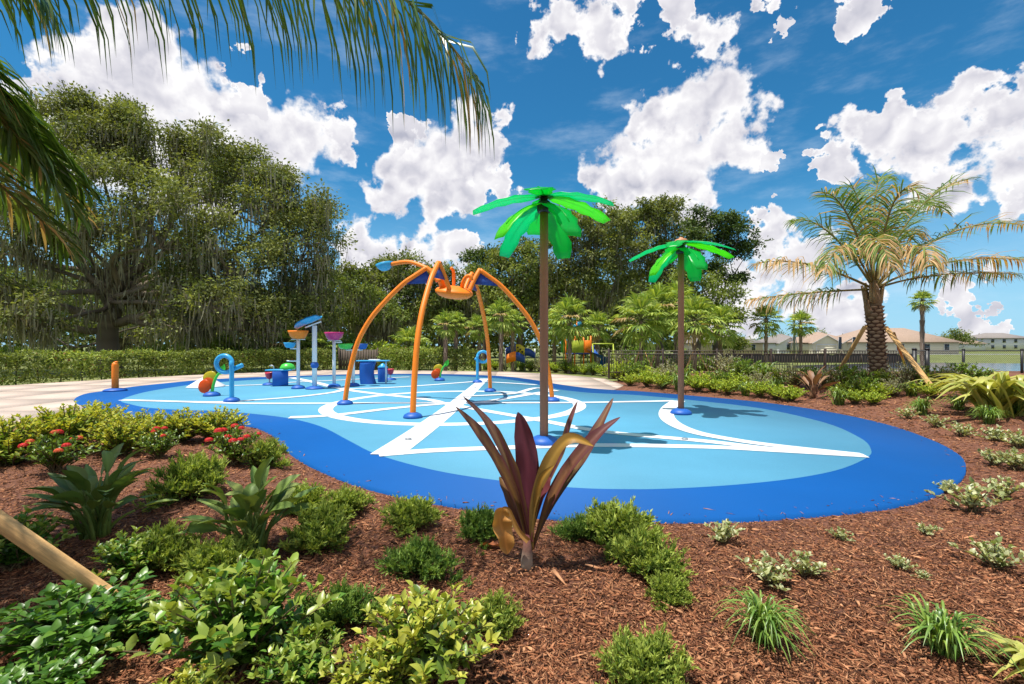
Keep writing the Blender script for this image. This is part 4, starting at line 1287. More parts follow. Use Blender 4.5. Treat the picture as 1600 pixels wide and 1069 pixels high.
def lumber(name, a, b, w, h, label, group, parent=None, origin=None):
    a, b = np.asarray(a, float), np.asarray(b, float)
    if origin is None: origin = np.array([b[0], b[1], min(a[2], b[2])])
    d = b - a; L = np.linalg.norm(d); x = d / L
    s = unit(np.cross(x, (0, 0, 1.0))); n_ = np.cross(s, x)
    G = Geo(); g_box(G, (0, 0, 0), (L, w, h), bev=0.004)
    o = G.build(name, 'lumber', parent)
    M = Matrix(((x[0], s[0], n_[0], 0), (x[1], s[1], n_[1], 0), (x[2], s[2], n_[2], 0), (0, 0, 0, 1)))
    o.matrix_world = Matrix.Translation(Vector((a + b) / 2)) @ M
    if parent is None: tag(o, label, 'brace', group)
    return o
e0 = tpt(268, 984)
lumber('lumber_brace', (-3.95, 2.88, 0.98), (e0[0], e0[1], e0[2] - 0.06), 0.045, 0.092, 'yellow lumber brace slanting into the mulch across the lower corner of the foreground', 'lumber braces of the palms')

# ---- sylvester palm with lumber braces
sb = tpt(1374, 600)
dS = sb[1]
spalm = thing('date_palm', 'stout palm with green and dried tan fronds, propped by lumber braces', 'palm', sb)
rs = np.random.default_rng(310)
stop = wpt(1366, 478, dS)
booted_trunk(spalm, sb, stop, 0.225, 22, 7, rs, (0.12, 0.062, 0.040), (0.50, 0.33, 0.22))
G = Geo()
ctop = wpt(1366, 440, dS)
for k in range(18):                                        # leaf bases sheathing the heart
    a = 2 * math.pi * k / 26 + rs.uniform(-0.1, 0.1); lean = rs.uniform(0.05, 0.3)
    p0 = stop + np.array([math.cos(a), math.sin(a), 0]) * 0.17 + np.array([0, 0, rs.uniform(-0.5, 0.15)])
    p1 = p0 + np.array([math.cos(a) * lean * 0.5, math.sin(a) * lean * 0.5, rs.uniform(0.5, 0.9)])
    g_tube(G, bez(p0, p0 * 0.5 + p1 * 0.5 + np.array([0, 0, 0.1]), p1, 5), np.linspace(0.075, 0.035, 5), 6, pal(rs, 1, [(0.20, 0.12, 0.07), (0.40, 0.27, 0.14)])[0])
g_tube(G, [stop - (0, 0, 0.4), stop + (0, 0, 0.2), ctop], [0.22, 0.18, 0.10], 12, (0.22, 0.14, 0.085))
G.build('leaf_bases', 'bark', spalm, True, origin=sb)
c = ctop - (0, 0, 0.25)
fr = [ # control px, tip px, depth at tip, leaflet length, hang, dryness
 ((1265,455),(1172,468),0.6,0.62,0.95,0.45),((1255,395),(1182,412),-1.0,0.62,0.9,0.65),((1290,330),(1240,345),0.8,0.62,0.5,0.08),((1325,300),(1285,300),-0.8,0.6,0.4,0.1),
 ((1345,275),(1322,292),1.5,0.6,0.3,0.05),((1390,265),(1432,300),-1.4,0.62,0.5,0.35),((1420,300),(1512,280),0.4,0.62,0.35,0.05),((1440,345),(1452,410),-2.2,0.62,0.8,0.6),
 ((1480,330),(1598,352),0.8,0.62,0.35,0.4),((1470,390),(1612,408),-0.4,0.62,0.6,0.6),((1450,420),(1585,428),1.2,0.58,0.7,0.45),((1350,310),(1395,420),-2.6,0.6,0.8,0.45),
 ((1320,340),(1290,420),-2.2,0.6,0.8,0.35),((1400,270),(1475,330),2.2,0.6,0.5,0.1),((1360,250),(1385,280),2.6,0.6,0.4,0.05),((1410,330),(1430,370),2.8,0.6,0.6,0.3)]
for cp, tp_, dd, ll, hg, dr in fr:
    path = bez(c, wpt(cp[0], cp[1], dS + dd * 0.5), wpt(tp_[0], tp_[1], dS + dd), 16)
    G = Geo(); g_frond(G, path, ll * 1.7, 0.040, 66, PALM_R, rs, hg * 1.25, 0.3, 0.25, min(0.95, dr * 1.0 + 0.05), (0.26, 0.2, 0.07), 0.04)
    G.build('frond', 'leaf_matte', spalm, origin=sb)
tp1 = wpt(1352, 512, dS - 0.15); tp2 = wpt(1383, 513, dS - 0.15)
e1 = tpt(1300, 596); e2 = tpt(1468, 617)
lumber('lumber_brace', tp1 + (0, 0, 0.05), e1 - (0, 0, 0.06), 0.14, 0.05, 'lumber brace leaning on the stout palm, its foot behind the small ti plant', 'lumber braces of the palms')
lumber('lumber_brace', tp2 + (0, 0, 0.05), e2 - (0, 0, 0.06), 0.14, 0.05, 'lumber brace leaning on the stout palm, its foot beside the striped ginger', 'lumber braces of the palms')
e3 = tpt(1420, 585)
lumber('lumber_brace', wpt(1396, 520, dS + 0.3), e3 - (0, 0, 0.06), 0.09, 0.045, 'lumber brace behind the stout palm, mostly hidden by another brace', 'lumber braces of the palms')

# ---- fan palms: two crowns and three trunks, shared between the copies
def fan_crown(seed, nfan, size, cols, dry=0.1, up=0.2):
    rs = np.random.default_rng(seed); G = Geo()
    for k in range(nfan):
        az = k * 2.39996 + rs.uniform(-0.2, 0.2); el = math.pi * (0.46 - 0.82 * (k / nfan) ** 1.1) + rs.uniform(-0.1, 0.1)
        d = np.array([math.cos(az) * math.cos(el), math.sin(az) * math.cos(el), math.sin(el) + up * 0.2]); d /= np.linalg.norm(d)
        pl = size * rs.uniform(0.40, 0.56)
        p0 = np.zeros(3); p1 = d * pl + np.array([0, 0, -0.05 * size])
        g_tube(G, bez(p0, d * pl * 0.6 + np.array([0, 0, 0.05 * size]), p1, 4), [0.018 * size, 0.015 * size, 0.012 * size, 0.01 * size], 4, (0.16, 0.18, 0.06), cap=False)
        s = unit(np.cross(d, (0, 0, 1.0))); nrm = np.cross(s, d)
        isdry = rs.random() < dry and el < 0.3
        m = 15; a = np.linspace(-1.75, 1.75, m) + rs.normal(0, 0.04, m)
        Dv = unit(d[None] * np.cos(a)[:, None] + s[None] * np.sin(a)[:, None] + nrm[None] * (0.18 * np.abs(np.sin(a)))[:, None] + np.array([0, 0, -0.12]))
        Ln = size * 0.52 * (0.72 + 0.28 * np.cos(a * 0.7)) * rs.uniform(0.9, 1.1, m)
        Wv = unit(np.cross(Dv, nrm[None] + 0.5 * rs.standard_normal((m, 3)))) * 0.034 * size
        q = p1[None] + Dv * (Ln * 0.6)[:, None]
        tip = q + unit(Dv + np.array([0, 0, -0.8])) * (Ln * 0.42)[:, None]
        V = np.stack([np.tile(p1, (m, 1)), q + Wv, tip, q - Wv], 1)
        b = (np.arange(m) * 4)[:, None]
        C = pal(rs, m, [(0.34, 0.24, 0.11), (0.44, 0.32, 0.16)] if isdry else cols, 0.12)
        G.add(V.reshape(-1, 3), (np.array([[0, 1, 2, 3]]) + b), np.repeat(C, 4, 0))
    return G
FAN = [(0.1404, 0.2332, 0.0412), (0.2714, 0.365, 0.0658), (0.4493, 0.507, 0.1234)]
fan_me = [fan_crown(400 + i, 30, 1.0, FAN).mesh('fan_crown', 'leaf_matte') for i in range(3)]
def fan_trunk(seed):
    rs = np.random.default_rng(seed); G = Geo()
    g_tube(G, [(0, 0, -0.1), (0.02, 0, 0.4), (0, 0.01, 1.0)], [0.5, 0.46, 0.48], 9, (0.26, 0.19, 0.145))
    for i in range(11):
        for j in range(6):
            a = 2 * math.pi * (j + 0.5 * (i % 2)) / 6 + rs.uniform(-0.15, 0.15); z = (i + 0.6) / 11.5
            o_ = np.array([math.cos(a), math.sin(a), 0]); s_ = np.array([-math.sin(a), math.cos(a), 0]); c_ = o_ * 0.46 + np.array([0, 0, z])
            V = np.array([c_ - s_ * 0.22 - (0, 0, .05), c_ + s_ * 0.22 - (0, 0, .05), c_ + s_ * 0.1 + o_ * 0.22 + (0, 0, .05), c_ - s_ * 0.1 + o_ * 0.22 + (0, 0, .05)])
            G.add(V, np.array([[0, 1, 2, 3]]), pal(rs, 1, [(0.22, 0.155, 0.115), (0.46, 0.35, 0.27)], 0.1)[0])
    return G.mesh('fan_trunk', 'bark')
ftr_me = [fan_trunk(420 + i) for i in range(2)]
fan_n = [0]
def fan_palm(px, py_crown, d, size_px, label, zb=None, tr=0.17, ground=None):
    k = fan_n[0]; fan_n[0] += 1
    b = wpt(px, 540, d); b[2] = tz1(b[0], b[1]) if ground is None else ground
    zc = CAM_H + (HZ - py_crown) / F_PX * d
    t = thing('fan_palm', label, 'palm', b, 'fan palms')
    o = link_mesh('trunk', ftr_me[k % 2], t, (0, 0, 0), k * 1.3, 1.0); o.scale = (tr, tr, zc - b[2])
    s = size_px / F_PX * d / 1.72
    link_mesh('crown', fan_me[k % 3], t, (0, 0, zc - b[2]), k * 2.1, s)
    return t
for a in [(696,508,30,46,'fan palm, its trunk paired with a neighbour, seen between the spider\'s legs'),(712,506,31,44,'fan palm just beside the paired one, nearer the looped far sprayer'),
 (749,512,33,46,'shorter fan palm behind the far looped sprayer'),(783,494,30,56,'fan palm with a full crown at the blue and orange climbing wall'),(801,506,33,48,'fan palm behind the climbing wall, lower than its neighbour'),
 (866,512,34,54,'fan palm behind the tall sprayer post, its trunk beside the green climbing panel'),(890,498,31,76,'broad fan palm growing beside the lime green climbing panel'),(934,512,35,56,'fan palm behind the curled blue slide'),
 (1197,500,46,52,'short fan palm in front of the grey-roofed house'),(1251,506,52,44,'thin ragged fan palm beside the tall mast'),(1441,470,40,36,'tall thin fan palm over the tan roofs beyond the chain link')]:
    fan_palm(a[0], a[1], a[2], a[3], a[4], tr=0.26 if a[2] < 40 else 0.3)
for a in [(1002,500,25,92,'shaggy fan palm, leftmost in the braced row behind the far sprayer'),(1028,482,27,84,'tallest shaggy palm in the braced row behind the far sprayer'),(1085,500,23.5,86,'shaggy fan palm just beyond the far sprayer post, on its open side'),
          (1125,508,26,70,'shaggy fan palm with a yellowing crown at the end of the braced row'),(1056,478,29,80,'pale shaggy palm directly behind the far sprayer post')]:
    fan_palm(a[0], a[1], a[2], a[3], a[4], tr=0.2)
for (px, py, sx, lab) in ((1002, 572, 1, 'leftmost palm of the braced row'), (1028, 574, 1, 'tallest palm of the braced row'), (1085, 584, 1, 'palm beside the far sprayer post')):
    d_ = 25 if px == 1002 else (27 if px == 1028 else 23.5)
    t0 = wpt(px, 545, d_); g0 = tz1(t0[0], t0[1])
    for side in (-1, 1):
        a_ = np.array([t0[0] + side * 0.16, d_ - 0.12, 1.25]); b_ = np.array([t0[0] + side * 0.85, d_ - 0.5, g0 - 0.05])
        lumber('lumber_brace', a_, b_, 0.09, 0.05, 'lumber prop on the %s side of the %s' % ('open' if side > 0 else 'spider', lab), 'lumber braces of the palms')
# ================================================================== HEDGE AND UNDERGROWTH
def hedge(path2, h, w, nper_m, L, cols, seed, label):
    rs = np.random.default_rng(seed)
    P = np.asarray(path2, float)
    cl = np.concatenate([[0], np.cumsum(np.hypot(*np.diff(P, axis=0).T))]); ln = cl[-1]
    n = int(ln * nper_m)
    s = rs.random(n) * ln
    B = np.stack([np.interp(s, cl, P[:, k]) for k in range(2)], 1)
    T = unit(np.stack([np.interp(s + 0.3, cl, P[:, k]) - np.interp(s - 0.3, cl, P[:, k]) for k in range(2)], 1))
    Nn = np.stack([T[:, 1], -T[:, 0]], 1)
    Nn = np.where((Nn[:, 1] > 0)[:, None], -Nn, Nn)                       # towards the lawn side
    which = rs.random(n)
    u = np.where(which < 0.55, rs.normal(0.0, 0.06, n), rs.random(n) * -w)   # front skin, then top and body
    topn = h * (1 + 0.04 * np.sin(s * 1.9) + 0.035 * np.sin(s * 4.7) + 0.03 * np.sin(s * 11.3)) + (rs.random(n) < 0.05) * rs.random(n) * 0.16
    v = np.where(which < 0.55, rs.random(n) ** 0.9 * topn, np.where(which < 0.82, topn + rs.normal(0, 0.05, n), rs.random(n) * topn))
    u = u - 0.10 * np.abs(v / h - 0.5)
    pos = np.c_[B + Nn * u[:, None], np.full(n, -0.03) + v]
    out = np.c_[Nn, np.full(n, 0.4)]
    D = unit(out * 0.7 + 0.9 * rs.standard_normal((n, 3)))
    U = unit(np.c_[Nn * 0.6, np.full(n, 1.0)] + 0.7 * rs.standard_normal((n, 3)))
    C = pal(rs, n, cols, 0.2)
    patch = 0.5 + 0.5 * np.sin(s * 1.3) * np.sin(s * 0.37 + v * 2)
    C = C * (0.7 + 0.6 * patch[:, None])
    red = rs.random(n) < 0.05 * patch
    C = np.where(red[:, None], pal(rs, n, [(0.22, 0.11, 0.045), (0.30, 0.17, 0.07)]), C)
    G = Geo(); Ls = L * rs.uniform(0.6, 1.35, n)
    b = np.array([P[:, 0].mean(), P[:, 1].mean(), -0.03])
    g_leaves(G, pos, D, U, Ls, Ls * 0.55, LEAF4, C)
    t = thing('hedge', label, 'hedge', b, 'clipped hedges along the back of the deck')
    o = G.build('foliage', 'leaf_matte', t, origin=b); o['kind'] = 'stuff'
    G = Geo()
    for q in np.arange(0.4, ln, 0.75):
        c = np.array([np.interp(q, cl, P[:, 0]), np.interp(q, cl, P[:, 1])]); nn = Nn[np.argmin(np.abs(s - q))]
        c = c - nn * w * 0.45
        g_tube(G, [(c[0], c[1], -0.1), (c[0] + rs.normal(0, .05), c[1], h * 0.5), (c[0] + rs.normal(0, .1), c[1], h * 0.9)], [0.03, 0.022, 0.01], 5, (0.10, 0.075, 0.05))
    o = G.build('stems', 'bark', t, origin=b); o['kind'] = 'stuff'
HCOL = [(0.1077, 0.162, 0.0297), (0.2155, 0.279, 0.0495), (0.3386, 0.396, 0.0825), (0.1847, 0.234, 0.0495)]
hedge([gpt(*p)[:2] + (0, 0.12) for p in [(-420,628),(-200,613),(0,601.5),(100,595.5),(200,590),(300,585),(400,581),(470,578.7),(524,577.5)]], 1.24, 1.1, 1000, 0.13, HCOL, 501,
      'long clipped hedge running from the frame edge to the slatted gate')
hedge([gpt(*p)[:2] + (0, 0.12) for p in [(590,577.5),(640,577.6),(700,577.8),(742,578.3)]], 1.3, 1.1, 1000, 0.14, HCOL, 502,
      'clipped hedge running from the slatted gate to the fan palms')
# slatted gate between the two hedges
ga, gb = gpt(528, 577), gpt(586, 577)
t = thing('slatted_gate', 'weathered slatted wooden gate in the gap between the two hedges', 'gate', ((ga[0] + gb[0]) / 2, ga[1] + 0.4, -0.05))
wd = gb[0] - ga[0]
nsl = 14
for k in range(nsl):
    G = Geo(); g_box(G, (-wd / 2 + wd * (k + 0.5) / nsl, 0, 0.72), (wd / nsl - 0.03, 0.03, 1.3)); G.build('slat', 'fence_wood', t)
for z in (0.3, 1.15):
    G = Geo(); g_box(G, (0, 0.045, z), (wd, 0.05, 0.1)); G.build('rail', 'fence_wood', t)
for sx in (-1, 1):
    G = Geo(); g_box(G, (sx * (wd / 2 + 0.06), 0, 0.75), (0.11, 0.11, 1.5), bev=0.01); G.build('post', 'fence_wood', t)

# ================================================================== SHRUB MESHES (local, base at the origin)
def m_shrub(seed, rad, h, nst, per, L, W, cols, tips=None, tmpl=LEAF8, mat='leaf_gloss', up=0.5, stemcol=(0.13, 0.10, 0.05), low=0.25, trail=False):
    rs = np.random.default_rng(seed); G = Geo(); GS = Geo()
    for k in range(nst):
        az = k * 2.39996 + rs.uniform(-0.3, 0.3); rr = rad * math.sqrt((k + 0.5) / nst) * rs.uniform(0.75, 1.15)
        hh = h * (1.0 - 0.45 * (rr / rad) ** 2) * rs.uniform(0.8, 1.12)
        e = np.array([math.cos(az) * rr, math.sin(az) * rr, hh])
        mid = np.array([math.cos(az) * rr * (0.7 if trail else 0.4), math.sin(az) * rr * (0.7 if trail else 0.4), hh * (0.45 if trail else 0.6)])
        path = bez((rs.normal(0, .02), rs.normal(0, .02), 0.0), mid, e, 8)
        g_tube(GS, path, np.linspace(0.010, 0.003, 8) * (h / 0.6) ** 0.5, 5, stemcol, cap=False)
        t = np.sort(rs.uniform(low, 1.02, per)); t = np.minimum(t, 1.0)
        idx = t * 7; i0 = np.minimum(idx.astype(int), 6); f = (idx - i0)[:, None]
        P = path[i0] * (1 - f) + path[i0 + 1] * f
        T = unit(path[i0 + 1] - path[i0])
        a = np.arange(per) * 2.4 + rs.uniform(0, 6)
        q = np.stack([np.cos(a), np.sin(a), np.zeros(per)], 1)
        D = unit(q + T * (0.25 + 0.7 * t[:, None] ** 3) + np.array([0, 0, up]) + 0.3 * rs.standard_normal((per, 3)))
        U = unit(np.array([0, 0, 1.0]) + 0.35 * rs.standard_normal((per, 3)) - D * 0.2)
        C = pal(rs, per, cols, 0.14)
        if tips is not None:
            m = ((t > 0.72) & (rs.random(per) < 0.75))[:, None]
            C = np.where(m, pal(rs, per, tips, 0.1), C)
        Ls = L * rs.uniform(0.65, 1.2, per) * (1 - 0.25 * t ** 4)
        g_leaves(G, P, D, U, Ls, Ls * (W / L), tmpl, C)
    return G.mesh('foliage', mat), GS.mesh('stems', 'bark', True)

def m_juniper(seed, rad, h, nbr, per, cols, tips):
    rs = np.random.default_rng(seed); G = Geo(); GS = Geo()
    for k in range(nbr):
        az = k * 2.39996 + rs.uniform(-0.4, 0.4); rr = rad * math.sqrt((k + 0.6) / nbr) * rs.uniform(0.55, 1.15) * (1.0 + 0.35 * math.sin(az * 2 + seed) + 0.2 * math.sin(az * 3 + 1))
        e = np.array([math.cos(az) * rr, math.sin(az) * rr, h * (1.05 - 0.62 * (rr / rad) ** 1.5) * rs.uniform(0.65, 1.2)])
        path = bez((0, 0, 0.0), (math.cos(az) * rr * 0.55, math.sin(az) * rr * 0.55, e[2] * 0.5), e, 7)
        g_tube(GS, path, np.linspace(0.008, 0.002, 7), 4, (0.16, 0.10, 0.05), cap=False)
        t = rs.uniform(0.22, 1.0, per)
        idx = t * 6; i0 = np.minimum(idx.astype(int), 5); f = (idx - i0)[:, None]
        T = unit(path[i0 + 1] - path[i0])
        nb = max(4, per // 14)                                     # side sprays
        sd = unit(rs.standard_normal((nb, 3)) + np.array([0, 0, 1.0])); sl = rs.uniform(0.03, 0.11, nb) * rad / 0.3
        w = rs.integers(0, nb, per)
        st = np.sort(rs.uniform(0.25, 1, nb))
        base_t = st[w]; ix = base_t * 6; j0 = np.minimum(ix.astype(int), 5); ff = (ix - j0)[:, None]
        P = path[j0] * (1 - ff) + path[j0 + 1] * ff
        al = rs.random(per)
        SD = unit(sd[w] + T * 0.8)
        P = P + SD * (al * sl[w])[:, None]
        D = unit(SD + 0.42 * rs.standard_normal((per, 3)) + np.array([0, 0, 0.3]))
        C = pal(rs, per, cols, 0.14)
        m = (al * base_t > 0.42)[:, None]
        C = np.where(m, pal(rs, per, tips, 0.12), C)
        Ls = 0.038 * rs.uniform(0.6, 1.3, per) * (rad / 0.3) ** 0.6
        g_leaves(G, P, D, sph(rs, per), Ls, Ls * 0.24, LEAF4, C)
    return G.mesh('foliage', 'leaf_matte'), GS.mesh('stems', 'bark', True)

def m_grass(seed, rad, h, nb, w, cols, droop=1.0, edge=None, stiff=0.5):
    rs = np.random.default_rng(seed); G = Geo()
    for k in range(nb):
        az = rs.uniform(0, 2 * math.pi); out = rad * rs.uniform(0.25, 1.15); hh = h * rs.uniform(0.55, 1.1)
        b0 = rs.normal(0, 0.035 * rad / 0.3, 3) * (1, 1, 0)
        c = np.array([math.cos(az), math.sin(az), 0])
        path = bez(b0, b0 + c * out * 0.35 + np.array([0, 0, hh * 1.15]), b0 + c * out + np.array([0, 0, hh * rs.uniform(0.35, 0.9) * (1.2 - 0.5 * droop)]), 7)
        W = w * 0.5 * np.array([0.55, 0.85, 1.0, 0.95, 0.78, 0.48, 0.05]) * rs.uniform(0.8, 1.2)
        s_ = np.array([-math.sin(az), math.cos(az), 0])
        up = unit(np.cross(s_, np.gradient(path, axis=0))); up = np.where((up @ np.array([0, 0, 1.0]) < 0)[:, None], -up, up)
        cc = pal(rs, 1, cols, 0.12)[0]
        g_ribbon(G, path, W, up + 0.2 * rs.standard_normal(3), 0.25, cc * 0.85, cc * 1.12, edge, 0.0, k, across=1)
    return G.mesh('blades', 'leaf_gloss', True)

JUN = [(0.1094, 0.1863, 0.0338), (0.1889, 0.2941, 0.0461)]; JUNT = [(0.2794, 0.3709, 0.066), (0.4471, 0.5175, 0.099)]
JUND = [(0.0653, 0.1496, 0.0317), (0.112, 0.22, 0.0432)]; JUNDT = [(0.1679, 0.2904, 0.0576), (0.2613, 0.3784, 0.072)]
jun_me = [m_juniper(601, 0.34, 0.26, 62, 240, JUN, JUNT), m_juniper(602, 0.34, 0.30, 62, 240, JUN, JUNT), m_juniper(603, 0.34, 0.24, 62, 240, JUND, JUNDT)]
GLOSS = [(0.0457, 0.1309, 0.0151), (0.0899, 0.2079, 0.0227), (0.1551, 0.2926, 0.0353)]; GLT = [(0.2187, 0.3172, 0.0405), (0.3353, 0.3915, 0.0675)]
YEL = [(0.1239, 0.2093, 0.027), (0.2333, 0.3172, 0.0405)]; YELT = [(0.3499, 0.396, 0.048), (0.4925, 0.48, 0.072)]
glossy_me = [m_shrub(611, 0.38, 0.50, 46, 24, 0.084, 0.042, GLOSS, GLT), m_shrub(612, 0.40, 0.46, 46, 22, 0.09, 0.046, GLOSS, None), m_shrub(613, 0.36, 0.40, 50, 26, 0.07, 0.034, YEL, YELT)]
GOLD = [(0.1166, 0.2025, 0.027), (0.245, 0.324, 0.0405), (0.1516, 0.2565, 0.0338)]; GOLDT = [(0.3967, 0.4171, 0.0448), (0.5455, 0.5268, 0.0672)]
gold_me = [m_shrub(621 + i, 0.42, 0.46, 84, 34, 0.058, 0.028, GOLD, GOLDT, tmpl=LEAF4, mat='leaf_matte', low=0.12) for i in range(2)]
LOW = [(0.1764, 0.2695, 0.0305), (0.3135, 0.4138, 0.0416), (0.4899, 0.5583, 0.0693)]
low_me = [m_shrub(631 + i, 0.42, 0.36, 34, 20, 0.075, 0.036, LOW, tmpl=LEAF4, mat='leaf_matte') for i in range(3)]
SILV = [(0.2462, 0.258, 0.156), (0.3888, 0.384, 0.252), (0.5184, 0.504, 0.36)]
silver_me = [m_shrub(641, 0.45, 0.55, 44, 24, 0.060, 0.020, SILV, tmpl=LEAF4, mat='leaf_matte')]
DARK = [(0.0838, 0.153, 0.0248), (0.1584, 0.252, 0.0363), (0.2608, 0.342, 0.0578)]
dark_me = [m_shrub(645 + i, 0.45, 0.5, 40, 22, 0.085, 0.04, DARK, tmpl=LEAF4, mat='leaf_gloss') for i in range(2)]
VAR = [(0.16, 0.22, 0.06), (0.42, 0.44, 0.20), (0.52, 0.52, 0.30), (0.26, 0.33, 0.10)]
var_me = [m_shrub(651 + i, 0.19, 0.19, 13, 13, 0.050, 0.030, VAR, tmpl=LEAF8, mat='leaf_gloss', up=0.7) for i in range(3)]
IXO = [(0.0592, 0.1276, 0.0183), (0.1268, 0.2154, 0.0261), (0.2199, 0.295, 0.0391)]
ixo_me = m_shrub(661, 0.33, 0.42, 30, 20, 0.07, 0.033, IXO)
LIR = [(0.0752, 0.1595, 0.0235), (0.1441, 0.2424, 0.0391), (0.238, 0.3318, 0.0653)]
lir_me = [m_grass(671, 0.36, 0.46, 150, 0.017, LIR, 0.75), m_grass(672, 0.36, 0.42, 140, 0.017, LIR, 0.75)]
STRAP = [(0.0907, 0.168, 0.028), (0.1966, 0.266, 0.042)]
strap_me = [m_grass(675, 0.45, 0.55, 60, 0.03, STRAP, 0.8)]
GING = [(0.24, 0.29, 0.045), (0.40, 0.40, 0.09), (0.14, 0.22, 0.03)]
ging_me = [m_grass(681, 0.75, 0.62, 90, 0.085, GING, 0.7, edge=(0.50, 0.47, 0.13)), m_grass(682, 0.6, 0.45, 46, 0.09, GING, 0.8, edge=(0.50, 0.47, 0.13))]

def plant(name, label, cat, group, meshes, px, py, sc, rz=0.0, dz=-0.012, sz=None):
    b = tpt(px, py); b[2] += dz
    t = thing(name, label, cat, b, group, rz)
    t.scale = (sc, sc, sc if sz is None else sz)
    if isinstance(meshes, tuple):
        o = link_mesh('foliage', meshes[0], t); o['kind'] = 'stuff'
        o = link_mesh('stems', meshes[1], t); o['kind'] = 'stuff'
    else:
        o = link_mesh('blades', meshes, t); o['kind'] = 'stuff'
    return t
def wide(px, py, wpx, ref):
    """scale that makes a plant of half width ref as wide as wpx pixels there"""
    d = tpt(px, py)[1]
    return wpx / F_PX * d / (2 * ref)

JLIST = [(642,822,80,0,'feathery juniper tuft at the pad edge, midway between bend and ti plant'),(655,900,108,2,'dark juniper mat just in front of the tuft nearest the pad edge'),
 (500,858,104,1,'juniper clump between the upright bird-of-paradise and the pad bend'),(540,803,72,0,'small juniper tuft close to the pad bend'),(752,838,84,2,'dark juniper tuft behind the dried leaf of the ti plant'),
 (968,850,112,0,'juniper touching the pad rim just beyond the maroon ti plant'),(1012,905,120,1,'sprawling yellow-green juniper in the shadow side of the ti plant'),(1045,938,70,0,'low juniper shoot reaching furthest from the ti plant'),
 (1012,1085,140,1,'pale juniper clump cut by the bottom frame edge'),(530,978,116,2,'dark juniper mat between two glossy foreground shrubs'),(772,985,84,1,'juniper tuft hugging the yellow-green glossy shrub'),
 (300,778,120,0,'juniper mat between the two bird-of-paradise clumps'),(415,728,66,1,'juniper tuft beside the red ixora flowers'),(470,800,76,0,'juniper tuft behind the upright bird-of-paradise leaves'),
 (255,893,110,1,'juniper growing beside the slanting foreground brace'),(345,905,110,0,'juniper at the foot of the upright bird-of-paradise'),(905,842,70,2,'thin juniper shoot right behind the ti plant stem')]
for i, (px, py, w, v, lab) in enumerate(JLIST):
    plant('juniper', lab, 'juniper', 'creeping junipers in the mulch', jun_me[v], px, py, wide(px, py, w, 0.34) * 1.12, i * 1.7).scale.x *= (1.25, 0.85, 1.1, 1.35, 0.95)[i % 5]
GL = [(662,1062,280,2,'yellow-green glossy shrub at the bottom centre, in front of the junipers'),(375,1045,290,0,'leafy glossy shrub at the foot of the foreground brace'),(108,1012,270,1,'large dark glossy shrub beneath the foreground brace'),
 (55,1105,230,1,'dark glossy shrub filling the very bottom corner under the brace'),(20,890,150,0,'glossy shrub above the brace at the frame edge'),(300,1130,180,2,'glossy shrub shoots just entering at the bottom edge'),
 (205,905,130,0,'small glossy shrub sprouting just above the foreground brace'),(585,1100,190,2,'yellow-green glossy shoots at the bottom edge, left of the bottom-centre shrub'),(470,1085,170,0,'glossy shrub between the leafy one by the brace and the yellow-green shoots'),(262,985,140,1,'dark glossy shrub crowding the buried foot of the brace'),(180,1000,170,0,'light glossy shrub just beneath the lower end of the brace')]
for i, (px, py, w, v, lab) in enumerate(GL):
    sc_ = wide(px, py, w, 0.40)
    plant('glossy_shrub', lab, 'shrub', 'glossy foreground shrubs', glossy_me[v], px, py, sc_, i * 2.1, sz=sc_ * (0.55 if i in (2, 3, 9, 10) else 0.9))
GO = [(15,728,150,'golden shrub at the frame edge beside the concrete deck'),(105,708,160,'tallest golden shrub bordering the concrete deck'),(185,712,120,'golden shrub between the tall golden one and the ixora with few flowers'),(232,694,110,'golden shrub in front of the orange bollard'),
      (285,690,100,'small golden shrub in the middle of the golden row'),(338,690,108,'last golden shrub, in front of the blue loop sprayer'),(150,684,110,'golden shrub at the back of the row against the pad')]
for i, (px, py, w, lab) in enumerate(GO):
    plant('golden_shrub', lab, 'shrub', 'golden shrubs along the deck', gold_me[i % 2], px, py, wide(px, py, w, 0.42), i * 1.9, sz=wide(px, py, w, 0.42) * 0.86)

def flower_head(seed, cols):
    rs = np.random.default_rng(seed); G = Geo(); n = 90
    d = sph(rs, n); d[:, 2] = np.abs(d[:, 2]); P = d * np.array([0.045, 0.045, 0.032])
    a = unit(np.cross(d, rs.standard_normal((n, 3))))
    for k in range(4):
        th = k * math.pi / 2
        D = unit(a * math.cos(th) + np.cross(d, a) * math.sin(th) + d * 0.25)
        g_leaves(G, P, D, d, 0.015, 0.009, LEAF4, pal(rs, n, cols, 0.12))
    return G.mesh('flower_head', 'leaf_matte')
fh_red = [flower_head(700 + i, [(0.62, 0.03, 0.035), (0.78, 0.08, 0.07)]) for i in range(2)]
fh_cor = flower_head(705, [(0.70, 0.14, 0.05), (0.80, 0.22, 0.10)])
def ixora(px, py, w, label, heads, cor=False, k=0):
    s = wide(px, py, w, 0.33)
    t = plant('ixora', label, 'ixora', 'flowering ixora shrubs', ixo_me, px, py, s, k * 1.3)
    rs = np.random.default_rng(720 + k)
    for i in range(heads):
        az = rs.uniform(0, 6.28); r = 0.30 * math.sqrt(rs.random())
        link_mesh('flower_head', fh_cor if cor and i % 2 == 0 else fh_red[i % 2], t, (math.cos(az) * r, math.sin(az) * r, 0.42 * (1.04 - 0.5 * (r / 0.33) ** 2)), az, rs.uniform(0.65, 1.05))
ixora(366, 726, 92, 'ixora crowded with red flower heads beside the pad edge', 10, False, 1)
ixora(88, 738, 96, 'ixora with coral and orange flower heads in front of the golden shrubs', 9, True, 2)
ixora(250, 716, 72, 'dark leafy ixora with only a few red flowers', 4, False, 3)

